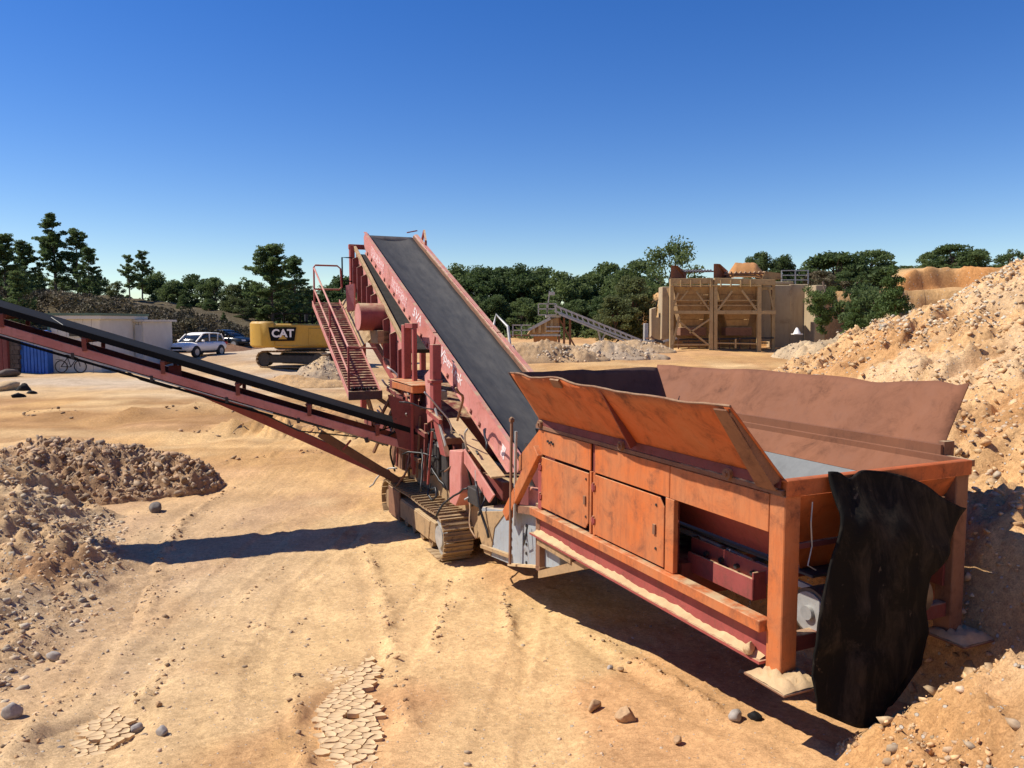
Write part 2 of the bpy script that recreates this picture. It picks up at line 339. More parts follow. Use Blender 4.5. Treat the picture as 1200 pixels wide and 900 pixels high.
# big sand pile behind the hopper, its foot running under the machine's far side
def plane_r(x, y): return 2.25 + .47 * (x - 5.2) + .01 * (y - 8)
def pile_r(x, y):
    w = .5 * fbm(x * .25, y * .25, 81, 2)
    rid = 18.3 + .8 * vn(x * .5, x * 0, 83)
    z = plane_r(x, np.minimum(y, rid)) - .75 * np.clip(y - rid, 0, None)
    z = np.minimum(z, 7.2 + .3 * w)
    up = sst(.2, 1.2, z - base(y)); wx = .35 * fbm(x * .9, y * .9, 84, 3); u = x + .2 * y + wx; v = y - .2 * x + wx
    gu = 1 - np.abs(fbm(u * .40, v * 1.5, 85, 4, .6)); ru = 1 - np.abs(fbm(u * 1.0, v * 3.4, 86, 3, .6))
    z = z + up * (.18 * w + .26 * (gu - .6) + .10 * (ru - .6) - .32 * np.exp(-(vn(u * .20, v * .8, 87) / .09)**2) * sst(-.3, .1, vn(x * .45, y * .45, 88)))
    led = fbm(u * .9, v * .5, 89, 3); z = z + up * .16 * (sst(-.05, .06, led) - .5) * sst(-.2, .3, vn(x * .6, y * .6, 90))
    z = z + (.09 * np.abs(fbm(x * 2.4, y * 2.4, 91, 5, .65)) + .045 * np.abs(fbm(x * 8, y * 8, 93, 2)))
    edge = sst(1.85, 2.85, (x - 2.14) * .908 + (y - 5.965) * .418 + .25 * vn(y * .7, y * 0, 95))
    gz = base(y)
    z = np.where(z > gz - .1, gz - .15 + (z - gz + .15) * edge, gz - .3)
    yy = y + .25 * fbm(x * 1.1, y * .6, 98, 3)      # bank of pushed-up sand in the near right corner
    m = sst(2.1, 3.0, x + .3 * vn(y * 2, x * 2, 96)) * np.clip(.12 + .55 * (x - 2.5), .08, 1.05) * sst(6.25, 5.5, yy)
    return np.maximum(z, np.where(m > .03, gz + m + sst(0, .3, m) * (.10 * fbm(x * 2, y * 2, 94, 5, .65) + .07 * np.abs(fbm(x * 6, y * 6, 92, 4, .7)) - .06 * np.exp(-(fbm(x * 1.2, y * 1.2, 90, 3) / .07)**2)), gz - .3))
def rcol(X, Y, Z):
    c = np.broadcast_to(np.array([.60, .375, .18]), X.shape + (3,)).copy()
    c = lerp(c, np.array([.50, .28, .12]), sst(0, .6, fbm(X * .4, Y * .8, 97, 3)))
    c = lerp(c, np.array([.64, .45, .26]), .8 * sst(.0, .6, fbm(X * .5, Y * .5, 99, 3)))
    return c
sand_pile = heightfield('sand_pile', axis_pts(1.6, 14.5, .058, 1.3, 26), axis_pts(4.0, 19, .058, 1.0, 27), pile_r, M['rubble_soil'], rcol)
tag(sand_pile, 'tall ochre sand and cobble pile rising behind the hopper at right')
# grey-brown rubble pile at the left edge
def dist_l(x, y): return (x + 7.0) * -.94 + (y - 13.6) * -.34
def pile_l(x, y):
    d = dist_l(x, y) + .5 * fbm(x * .4, y * .4, 101, 3)
    ry = 15.6 + .4 * vn(x, x * 0, 103)
    dd = .5 * (d + np.sqrt(d * d + .16)) - .05
    z = base(y) + .44 * dd - .8 * np.clip(y - ry, 0, None)
    z = np.minimum(z, 3.4)
    up = sst(-.2, .8, d)
    z = z + (.25 + .75 * up) * (.16 * fbm(x * .9, y * .9, 105, 4, .6) * up + .11 * np.abs(fbm(x * 2.6, y * 2.6, 107, 4, .65)) + .06 * np.abs(fbm(x * 8, y * 8, 108, 2))) - .03
    return np.where(d > -1.2, z - .12 * sst(-.5, -1.2, d), base(y) - .3)
def lcol(X, Y, Z):
    c = np.broadcast_to(np.array([.53, .365, .205]), X.shape + (3,)).copy()
    c = lerp(c, np.array([.38, .225, .115]), sst(-.1, .5, fbm(X * .5, Y * .5, 109, 3)))
    c = lerp(c, np.array([.57, .435, .275]), .8 * sst(0, .6, fbm(X * .7, Y * .7, 111, 3))); return lerp(soil_col(X, Y, Z), c, sst(-.35, .5, dist_l(X, Y) + .3 * fbm(X * .9, Y * .9, 113, 3)))
rubble_pile = heightfield('rubble_pile', axis_pts(-12, -4.4, .06, -18, -3.6), axis_pts(5, 17, .06, 4, 20), pile_l, M['rubble_soil'], lcol)
tag(rubble_pile, 'grey-brown rubble pile sloping in from the left edge')
def heap(name, cx, cy, rx, ry, h, seed, col, lump=.12, res=.08, label=None, tail=None):
    def f(x, y):
        u = (x - cx) / rx; v = (y - cy) / ry; r = np.hypot(u, v) + .18 * fbm(x * .7 / rx * 2, y * .7 / ry, seed, 3)
        e = np.clip(1 - r, 0, 1); z = h * e**.8
        if tail:
            e2 = np.clip(1 - np.hypot((x - tail[0]) / tail[2], (y - tail[1]) / tail[3]), 0, 1); z = np.maximum(z, tail[4] * e2**.7); e = np.maximum(e, e2)
        z = z + sst(0, .3, e) * h * lump * (.8 * fbm(x * 1.6 / h, y * 1.6 / h, seed + 3, 6, .72) + .8 * np.abs(vn(x * 7 / h, y * 7 / h, seed + 5)) + .5 * np.abs(vn(x * 15 / h, y * 15 / h, seed + 7)))
        return np.where(e > 0, base(y) + z, base(y) - .25)
    def cf(X, Y, Z):
        c = np.broadcast_to(np.array(col[0]), X.shape + (3,)).copy()
        return lerp(c, np.array(col[1]), sst(-.2, .5, fbm(X * .8, Y * .8, seed + 9, 3)))
    rx2 = rx * 1.3 + (abs(tail[0] - cx) if tail else 0)
    o = heightfield(name, np.arange(cx - rx2, cx + rx2, res), np.arange(cy - ry * 1.4, cy + ry * 1.4, res), f, M['rubble_soil'], cf)
    return tag(o, label), f
clod_heap, clod_f = heap('earth_heap', -11.0, 18.1, 3.4, 2.1, 1.08, 121, ((.38, .245, .14), (.45, .305, .18)), .16, .06, 'dark brown heap of clods on the yard behind the rubble pile', tail=(-8.2, 18.0, 1.35, .9, .55))
spoil_heap, spoil_f = heap('spoil_heap', -9.7, 39.6, 2.1, 1.6, 1.15, 131, ((.46, .36, .25), (.52, .38, .22)), .08, .07, 'low greyish spoil heap beside the excavator track')
p = gp(385, 455); heap('low_sand_mound', p[0] - 1.6, 37.0, 2.6, 1.2, .5, 133, ((.52, .33, .16), (.55, .36, .18)), .10, .09, 'low ochre mound in front of the spoil heap')
for i, (px, Y, rx, ry, h, cl, lb) in enumerate([
        (640, 50, 4.2, 1.8, 1.35, ((.40, .27, .15), (.47, .33, .19)), 'rubble berm below the far conveyor, nearest the belt'),
        (705, 52, 4.0, 1.8, 1.15, ((.46, .36, .25), (.42, .30, .18)), 'grey rubble berm at the foot of the far conveyor'),
        (745, 57, 3.0, 1.6, .9, ((.44, .31, .18), (.48, .37, .25)), 'small rubble mound left of the steel bin frame'),
        (945, 52, 2.6, 2.0, 1.05, ((.44, .34, .22), (.50, .38, .24)), 'grey gravel heap in front of the concrete wall'),
        (1003, 46, 4.0, 2.6, 2.5, ((.42, .32, .20), (.50, .37, .22)), 'gravel slope below the dark bushes, left of the sand pile'),
        (1062, 46, 6.0, 3.0, 3.6, ((.46, .33, .18), (.50, .37, .22)), 'ochre mound under the young pine, behind the sand pile')]):
    q = at(px, 400, Y); heap('gravel_heap', q.x, Y, rx, ry, h, 141 + i * 10, cl, .09, .09, lb)
# ochre bank and hillside at the far right, scrub embankment behind the sheds
def hill_f(x, y):
    k = sst(33.5, 38.5, x - .05 * (y - 70) + 1.5 * fbm(y * .1, y * 0, 171, 2))
    cl = 70 + 1.0 * fbm(x * .15, x * 0, 173, 3)
    z = np.interp(y, [44, 52, 62, 69.0], [0, 1.2, 3.9, 4.5]) + 2.15 * sst(0, .9, y - cl) + .02 * np.clip(y - 72, 0, 60) + .3 * fbm(x * .2, y * .2, 175, 4)
    z = z + sst(-.5, .2, y - cl) * sst(1.6, .6, y - cl) * .25 * fbm(x * 1.5, y * .3, 177, 3)
    return base(y) + z * k - .25 * (1 - k)
def hill_c(X, Y, Z):
    c = np.broadcast_to(np.array([.52, .32, .145]), X.shape + (3,)).copy()
    c = lerp(c, np.array([.47, .23, .085]), sst(-.4, .1, Y - 70.2) * sst(2.5, 1.2, Y - 70)); return lerp(c, np.array([.30, .22, .11]), sst(73, 76, Y))
tag(heightfield('hillside', np.arange(31, 105, .4), np.concatenate([np.arange(44, 68, .8), np.arange(68, 73, .14), np.arange(73, 160, 2.5)]), hill_f, M['far_soil'], hill_c), 'ochre earth bank under the trees at far right')
def ter_f(x, y):
    f = sst(61.9, 62.6, y - 2.2 * sst(25, 27, x) + .5 * sst(26, 34, x) * fbm(x * .4, y * .4, 187, 3)); k = sst(11.5, 13, x) * sst(41, 38, x)
    return base(y) - .3 + (6.75 - base(y) + .3 + .12 * fbm(x * .5, y * .5, 189, 3)) * f * k
tag(heightfield('terrace', np.arange(10.5, 42, .3), np.arange(61.5, 82, .25), ter_f, M['far_soil'], hill_c), 'earth terrace retained behind the bins and the concrete wall')
EX = [-75, -62, -46, -38, -30, -24, -19]; EZ = [5.2, 4.8, 4.3, 3.5, 2.6, 1.2, 0]
def emb_f(x, y):
    h = np.interp(x, EX, EZ); k = sst(53, 60.5, y + 1.0 * fbm(x * .15, x * 0, 181, 3)) * sst(95, 80, y)
    return base(y) - .25 + (h + .25 + .35 * fbm(x * .25, y * .25, 183, 4)) * k
def emb_c(X, Y, Z):
    c = np.broadcast_to(np.array([.10, .08, .045]), X.shape + (3,)).copy(); return lerp(c, np.array([.22, .125, .075]), sst(.6, 0, Z - base(Y) - .8))
embankment = tag(heightfield('embankment', np.arange(-85, -14, .5), np.arange(50, 100, .5), emb_f, M['far_soil'], emb_c), 'scrub-covered earth embankment behind the sheds')
# ------------------------------------------------------------------ cracked mud plates
def voronoi_cells(pts, bound):
    out = []
    for i, p in enumerate(pts):
        poly = list(bound)
        for j, q in enumerate(pts):
            if i == j or (p - q).length > .9: continue
            m = (p + q) / 2; n = q - p; new = []
            for k in range(len(poly)):
                a, b = poly[k], poly[(k + 1) % len(poly)]; da, db = (a - m).dot(n), (b - m).dot(n)
                if da <= 0: new.append(a)
                if da * db < 0: new.append(a + (b - a) * (da / (da - db)))
            poly = new
            if len(poly) < 3: break
        if len(poly) >= 3: out.append((p, poly))
    return out
t = NT('dry_mud'); c = t.coord(True)
col = t.mix(t.ramp(t.noise(c, 5, 5, .6), [(.3, 0), (.7, 1)]), (.58, .39, .20), (.66, .48, .27)); M['mud'] = t.done(col, .9, t.bump(t.noise(c, 60, 4), .25, .005))
def mud_patch(corners, n, seed, sq):
    rnd = random.Random(seed); cs = [Vector(gp(*c)) for c in corners]
    lo = Vector((min(c.x for c in cs), min(c.y for c in cs))); hi = Vector((max(c.x for c in cs), max(c.y for c in cs)))
    def inside(p):
        s = 0
        for k in range(len(cs)):
            a, b = cs[k], cs[(k + 1) % len(cs)]; s += 1 if (b - a).cross(p - a) > 0 else -1
        return abs(s) == len(cs)
    pts = []; tries = 0
    while len(pts) < n and tries < 24000:
        p = Vector((rnd.uniform(lo.x - .2, hi.x + .2), rnd.uniform(lo.y - .2, hi.y + .2))); tries += 1
        if all((p - q).length > sq * rnd.uniform(.55, 1.5) for q in pts): pts.append(p)
    B = [Vector((lo.x - 1, lo.y - 1)), Vector((hi.x + 1, lo.y - 1)), Vector((hi.x + 1, hi.y + 1)), Vector((lo.x - 1, hi.y + 1))]
    for p, poly in voronoi_cells(pts, B):
        cen = sum(poly, Vector((0, 0))) / len(poly)
        if not inside(cen) or rnd.random() < .03: continue
        w = [cen + (q - cen) * (1 - .006 / max(.03, (q - cen).length)) for q in poly]; r = []
        for k in range(len(w)):                      # soften corners, ragged rims
            a, b, d = w[k - 1], w[k], w[(k + 1) % len(w)]
            r += [b + (a - b) * .16, b + (d - b) * .16]
            r.append((b + d) / 2 + Vector((rnd.uniform(-.008, .008), rnd.uniform(-.008, .008))))
        tx, ty = rnd.uniform(-.02, .02), float(base(np.array([cen.y + .1]))[0] - base(np.array([cen.y - .1]))[0]) / .2 + rnd.uniform(-.018, .018); edge_ = min(abs((cs[(k_ + 1) % len(cs)] - cs[k_]).normalized().cross(cen - cs[k_])) for k_ in range(len(cs))); zc = float(base(np.array([cen.y]))[0]) - .002 - .016 * max(0, 1 - edge_ / .12); m = MB(); k = len(r)
        tilt = lambda q: (q.x - cen.x) * tx + (q.y - cen.y) * ty
        top = [(q.x - cen.x, q.y - cen.y, tilt(q) + .005 * rnd.uniform(.4, 1.2)) for q in r]; inn = [((q.x - cen.x) * .7, (q.y - cen.y) * .7, tilt(q) * .7 - .003) for q in r]
        bot = [(q[0] * .97, q[1] * .97, -.035) for q in top]
        m.add(top + inn + bot, [tuple(range(k, 2 * k))] + [(i, (i + 1) % k, k + (i + 1) % k, k + i) for i in range(k)] + [(2 * k + i, 2 * k + (i + 1) % k, (i + 1) % k, i) for i in range(k)])
        o = m.build('mud_plate', M['mud'], ground, smooth=True); o.location = (cen.x, cen.y, zc)
mud_patch([(375, 778), (440, 768), (448, 880), (430, 905), (392, 905), (362, 850)], 420, 3, .105)
mud_patch([(112, 822), (150, 828), (158, 850), (125, 890), (105, 905), (66, 895), (90, 860)], 420, 5, .10)
# ------------------------------------------------------------------ stones
import bmesh
def rock_mesh(name, seed, sub=2, flat=.75, rough=.18, mat=None):
    rnd = random.Random(seed); b = bmesh.new(); bmesh.ops.create_icosphere(b, subdivisions=sub, radius=1)
    ax = [Vector((rnd.gauss(0, 1), rnd.gauss(0, 1), rnd.gauss(0, 1))).normalized() for _ in range(7)]; am = [rnd.uniform(-1, 1) for _ in ax]
    sx, sy = rnd.uniform(.8, 1.25), rnd.uniform(.7, 1)
    pls = [(Vector((rnd.gauss(0, 1), rnd.gauss(0, 1), rnd.gauss(0, 1))).normalized(), rnd.uniform(1 - 1.9 * rough, 1 - .5 * rough)) for _ in range(11)]
    for v in b.verts:
        for n_, h_ in pls:
            d_ = v.co.dot(n_)
            if d_ > h_: v.co -= n_ * (d_ - h_)
        k = 1 + .5 * rough * sum(a * max(0, v.co.dot(x))**2 for x, a in zip(ax, am)) + rnd.uniform(-.12, .12) * rough * 2
        v.co = Vector((v.co.x * sx, v.co.y * sy, v.co.z * flat)) * k
    me = bpy.data.meshes.new(name); b.to_mesh(me); b.free(); me.shade_smooth()
    if mat: me.materials.append(mat)
    return me
def stonemat(name, a, b_, scale=1.5, var=False):
    t = NT(name); c = t.coord(True); col = t.mix(t.ramp(t.noise(c, scale, 3, .6), [(.35, 0), (.65, 1)]), a, b_)
    n = t.noise(c, 30, 5, .65); col = t.mix(1.0, col, t.ramp(n, [(.3, .75), (.7, 1.2)]), 'MULTIPLY')
    if var: a = t.n('ShaderNodeAttribute', attribute_name='tone'); col = t.mix(1.0, col, a.outputs['Color'], 'MULTIPLY')
    return t.done(col, .85, t.bump(n, .4, .01))
M['cobble'] = stonemat('cobble', (.50, .41, .29), (.68, .55, .38), 4, True); M['greystone'] = stonemat('grey_stone', (.30, .27, .24), (.38, .33, .28))
M['crumb'] = stonemat('soil_crumb', (.36, .22, .11), (.46, .30, .16), 3, True); M['brownstone'] = stonemat('brown_clod', (.36, .22, .11), (.45, .29, .15)); M['darkstone'] = stonemat('dark_stone', (.13, .115, .10), (.19, .16, .14)); M['clod'] = stonemat('clod', (.35, .225, .13), (.48, .33, .20), 3, True)
M['rubblest'] = stonemat('rubble_stone', (.44, .315, .195), (.57, .45, .31), 5, True); M['pebble'] = stonemat('pebble', (.42, .29, .17), (.58, .45, .31), 6, True)
def scatter(name, pts, mat, seed, label, cat, flat=.7, sub=1, rough=.25, parent=None):
    """pts: (x, y, z, size); joined: nobody could count them"""
    rnd = random.Random(seed); protos = []; cols = []
    for k in range(6):
        me = rock_mesh('proto', seed * 10 + k, sub, flat, rough); me.calc_loop_triangles()
        protos.append((np.array([v.co[:] for v in me.vertices]), np.array([p.vertices[:] for p in me.polygons]))); bpy.data.meshes.remove(me)
    vs = []; fs = []; o = 0
    for (x, y, z, s) in pts:
        pv, pf = protos[rnd.randrange(6)]; a = rnd.uniform(0, 6.28); ca, sa = math.cos(a), math.sin(a); tx = rnd.uniform(-.5, .5); k = rnd.uniform(.7, 1.3)
        q = pv * s * np.array([1, k, 1]); zz = q[:, 2] * math.cos(tx) + q[:, 1] * math.sin(tx); yy = q[:, 1] * math.cos(tx) - q[:, 2] * math.sin(tx)
        vs.append(np.stack([x + q[:, 0] * ca - yy * sa, y + q[:, 0] * sa + yy * ca, z + zz], 1)); fs.append(pf + o); o += len(pv); g_ = rnd.uniform(.62, 1.25); w_ = rnd.uniform(-.1, .1); cols.append(np.tile([g_ * (1 + w_), g_, g_ * (1 - w_), 1], (len(pv), 1)))
    vs = np.concatenate(vs); fs = np.concatenate(fs); me = bpy.data.meshes.new(name)
    me.vertices.add(len(vs)); me.vertices.foreach_set('co', vs.ravel()); me.loops.add(fs.size); me.loops.foreach_set('vertex_index', fs.ravel())
    me.polygons.add(len(fs)); me.polygons.foreach_set('loop_start', np.arange(0, fs.size, 3)); me.update(calc_edges=True); me.shade_smooth(); me.materials.append(mat); at_ = me.attributes.new('tone', 'FLOAT_COLOR', 'POINT'); at_.data.foreach_set('color', np.concatenate(cols).ravel().astype(np.float32)); me.attributes['sharp_face'].data.foreach_set('value', np.ones(len(fs), bool)) if (rough > .35 and 'sharp_face' in me.attributes) else None
    ob = bpy.data.objects.new(name, me); COL.objects.link(ob); ob.parent = parent; return tag(ob, label, cat, None, 'stuff')
rnd = np.random.RandomState(5)
def pick(n, x0, x1, y0, y1, dens, zf, smin, smax, sink=.25, pw=3):
    x = rnd.uniform(x0, x1, n); y = rnd.uniform(y0, y1, n); k = rnd.uniform(0, 1, n) < dens(x, y); x, y = x[k], y[k]
    s = smin + (smax - smin) * rnd.uniform(0, 1, len(x))**pw; z = zf(x, y); return list(zip(x, y, z - s * sink * rnd.uniform(-.6, 1, len(x)), s))
def dens_cob(x, y):
    crest = sst(.3, .75, fbm(x * .45, y * .45, 201, 3) * .55 + .14 * (x - 7.6)) ; return np.clip(crest, .03, 1) * (pile_r(x, y) > base(y) + .2)
scatter('cobbles', pick(36000, 4, 16, 6, 19.2, dens_cob, pile_r, .018, .08, .3, 2.4), M['cobble'], 3, 'pale rounded cobbles spilled over the upper sand pile', 'cobbles', .65)
scatter('pile_gravel', pick(14000, 2.6, 13, 3.2, 19, lambda x, y: (.25 + .75 * sst(-.1, .4, fbm(x * .7, y * .7, 205, 3))) * (pile_r(x, y) > base(y) + .02), pile_r, .015, .06, .3, 3), M['pebble'], 4, 'loose gravel over the lower slope of the sand pile', 'gravel', .7)
scatter('rubble', pick(14000, -13, -4.8, 6, 16, lambda x, y: sst(-.25, .3, dist_l(x, y) + .3 * vn(x * 2, y * 2, 9)) * (.35 + .65 * sst(-.2, .4, fbm(x * .8, y * .8, 207, 3))), pile_l, .015, .085, .25, 3), M['rubblest'], 5, 'grey stones littering the rubble pile at left', 'rubble', .7)
scatter('clods', [p for p in pick(22000, -14.5, -6.4, 15.8, 21, lambda x, y: (clod_f(x, y) > base(y) + .04) * 1.0, clod_f, .012, .16, .3, 6)], M['clod'], 6, 'dark earth clods tumbled over the brown heap', 'clods', .85, 1, .4)
M['sandclod'] = stonemat('sand_clod', (.54, .33, .155), (.64, .43, .23), 3, True); M['tanclod'] = stonemat('tan_clod', (.48, .32, .18), (.58, .43, .27), 3, True)
scatter('sand_crumbs', pick(34000, 2.4, 14.5, 5.6, 19, lambda x, y: (.15 + .85 * sst(-.3, .3, fbm(x * .9, y * 1.4, 215, 3))) * (pile_r(x, y) > base(y) + .1), pile_r, .012, .10, .35, 3.5), M['sandclod'], 11, 'crumbled sand lumps lying over the big sand pile', 'sand lumps', .8, 1, .4)
scatter('bank_crumbs', pick(9000, 2.0, 5.2, 3.6, 6.2, lambda x, y: (.1 + .9 * sst(-.2, .3, fbm(x * 1.8, y * 1.8, 217, 3))) * (pile_r(x, y) > base(y) + .03), pile_r, .004, .045, .3, 5), M['sandclod'], 12, 'crumbled sand lumps on the near bank at lower right', 'sand lumps', .8, 1, .4)
scatter('rubble_crumbs', pick(20000, -13, -4.6, 5.5, 16, lambda x, y: sst(-.4, .3, dist_l(x, y)) * (.2 + .8 * sst(-.3, .3, fbm(x * 1.2, y * 1.2, 219, 3))), pile_l, .008, .07, .3, 4.5), M['tanclod'], 13, 'tan soil lumps mixed into the rubble pile at left', 'soil lumps', .8, 1, .4)
def gz_(x, y): return ground_h(x, y)
def dens_peb(x, y):
    near_l = sst(1.6, .0, np.abs(dist_l(x, y) + .4)) * (y > 5); return np.clip(.10 + .9 * near_l + .45 * sst(.2, .6, fbm(x * .5, y * .5, 211, 3)), 0, 1)
scatter('pebbles', pick(15000, -8, 4.6, 4.3, 16, dens_peb, gz_, .004, .036, .25, 5), M['pebble'], 7, 'small pebbles strewn over the sandy yard', 'pebbles', .7)
rp = []
for pl, h, w in RIDGES:
    for (ax_, ay_), (bx_, by_) in zip(pl[:-1], pl[1:]):
        L = math.hypot(bx_ - ax_, by_ - ay_)
        for k in range(int(L * (26 if w < .2 else 9))):
            t_ = rnd.uniform(); x_ = ax_ + (bx_ - ax_) * t_ + rnd.normal() * w * .6; y_ = ay_ + (by_ - ay_) * t_ + rnd.normal() * w * .6
            rp.append((x_, y_, hz(x_, y_), (.008 + .05 * rnd.uniform()**4) * (1 if w < .2 else 2.6)))
scatter('soil_crumbs', rp, M['crumb'], 8, 'soil crumbs pushed up along the wheel and track ridges', 'soil crumbs', .75, 1, .4)
fr = pick(2200, -8, 8, 40, 60, lambda x, y: (.0 + 1.0 * (np.abs(x - at(680, 400, 51).x) < 9) * (np.abs(y - 50.5) < 2.8)), lambda x, y: base(y) + .35, .10, .4, .2, 2)
fr = []
for (px, Y, rx, ry, h) in [(640, 50, 4.2, 1.8, 1.35), (705, 52, 4, 1.8, 1.15), (745, 57, 3, 1.6, .9)]:
    qx = at(px, 400, Y).x
    for k in range(700):
        a, r_ = rnd.uniform(0, 6.28), rnd.uniform()**.6; x_, y_ = qx + rx * r_ * math.cos(a), Y + ry * r_ * math.sin(a)
        fr.append((x_, y_, float(base(np.array([y_]))[0]) + h * max(0, 1 - r_)**.8 * .95, .04 + .2 * rnd.uniform()**4))
for hx, hy, hr, hf, n_ in ((-9.7, 39.6, 2.2, spoil_f, 500),):
    for k in range(n_):
        x_, y_ = hx + rnd.normal() * hr * .5, hy + rnd.normal() * hr * .4; fr.append((x_, y_, max(float(hf(np.array([x_]), np.array([y_]))[0]), float(base(np.array([y_]))[0])), .02 + .09 * rnd.uniform()**3))
for px, Y, hr in ((945, 52, 2.6), (1003, 46, 4.0)):
    o_ = [o for o in bpy.data.objects if o.name.startswith('gravel_heap') and abs(o.data.vertices[len(o.data.vertices) // 2].co.y - Y) < 1.5 and abs(o.data.vertices[0].co.x + hr * 1.3 - at(px, 400, Y).x) < .5]
    if o_:
        vs_ = o_[0].data.vertices
        for k in range(900):
            c_ = vs_[rnd.randint(len(vs_))].co; fr.append((c_.x, c_.y, c_.z, .02 + .12 * rnd.uniform()**3))
scatter('far_rubble', fr, M['rubblest'], 9, 'rubble blocks scattered over the far berms by the conveyor', 'rubble', .8, 1, .4)
# single stones one can point at
STONES = [(985, 842, .09, 'rubblest', 'stone', 'stone in shade left of the foot of the rubber flap'), (1110, 785, .11, 'rubblest', 'boulder', 'biggest boulder in the shade right of the rubber flap'), (1090, 815, .07, 'rubblest', 'stone', 'stone in shade just right of the foot of the rubber flap'), (1165, 765, .08, 'cobble', 'stone', 'pale stone on the crest of the near bank at the right edge'), (870, 790, .05, 'brownstone', 'stone', 'brown stone in the shade left of the near foot plate'),
          (735, 846, .115, 'brownstone', 'boulder', 'largest brown clod lying alone on the sand before the hopper'),
          (697, 831, .075, 'brownstone', 'stone', 'brown clod just left of the largest clod before the hopper'),
          (727, 786, .045, 'brownstone', 'stone', 'small brown clod beside a grey pebble, left of the hopper shadow'),
          (715, 785, .042, 'greystone', 'stone', 'small grey round pebble touching a brown clod left of the hopper shadow'),
          (793, 873, .05, 'brownstone', 'stone', 'small brown stone in front of the hopper, near the bottom edge'),
          (862, 850, .07, 'greystone', 'stone', 'grey angular stone at the edge of the hopper shadow'),
          (884, 848, .06, 'cobble', 'stone', 'pale stone beside the grey one at the edge of the hopper shadow'),
          (15, 844, .105, 'greystone', 'boulder', 'big rounded grey stone at the lower left edge'),
          (63, 777, .08, 'greystone', 'stone', 'rounded grey stone above the big one at lower left'),
          (60, 728, .06, 'darkstone', 'stone', 'dark flat stone at the foot of the rubble pile'),
          (160, 853, .055, 'greystone', 'stone', 'grey cobble at the top right of the small cracked mud patch'),
          (190, 866, .055, 'greystone', 'stone', 'grey cobble right of the small cracked mud patch'),
          (186, 833, .05, 'brownstone', 'stone', 'brown stone on the soil ridge above the small cracked mud patch'),
          (182, 601, .17, 'darkstone', 'stone', 'dark stone in front of the brown clod heap'),
          (70, 876, .04, 'darkstone', 'stone', 'small dark stone left of the small cracked mud patch')]
for px, py, s, mt, cat, lb in STONES:
    x, y = gp(px, py); o = inst('boulder' if cat == 'boulder' else 'stone', rock_mesh('stone', px * 7 + py, 3, .8, .32 if mt == 'brownstone' else .16, M[mt]), None, (x, y, hz(x, y) + s * .45), (0, 0, px % 6), s)
    tag(o, lb, cat)
# ------------------------------------------------------------------ tracked screening machine; local x across, y away along the machine, z up
TH = R(24.7); MO = Vector((2.14, 5.965, 0))
mach = empty('screening_machine', MO, TH, 'red and orange tracked screening machine with feed hopper and tall inclined conveyor', 'screening machine')
MW = Matrix.Translation(MO) @ Matrix.Rotation(TH, 4, 'Z'); MI = MW.inverted()
SPLIT = {'support_leg', 'support_frame', 'feeder_strut', 'access_ladder', 'cross_member', 'bolt', 'handrail', 'head_frame', 'mast_head', 'pump_box', 'head_bracket', 'end_rail', 'idler_set'}
def part(mb, name, mat, parent=mach, label=None, **k):
    if name in SPLIT and len(mb.pc) > 1:
        for v0, nv, f0, nf in mb.pc:
            q = MB(); q.add(mb.v[v0:v0 + nv], [tuple(i - v0 for i in f) for f in mb.f[f0:f0 + nf]]); o = part(q, name, mat, parent, label, **k)
        return o
    o = mb.build(name, M[mat], parent, **k)
    if label: o['label'] = label
    return o
W = 2.19; mir = lambda s: W - s
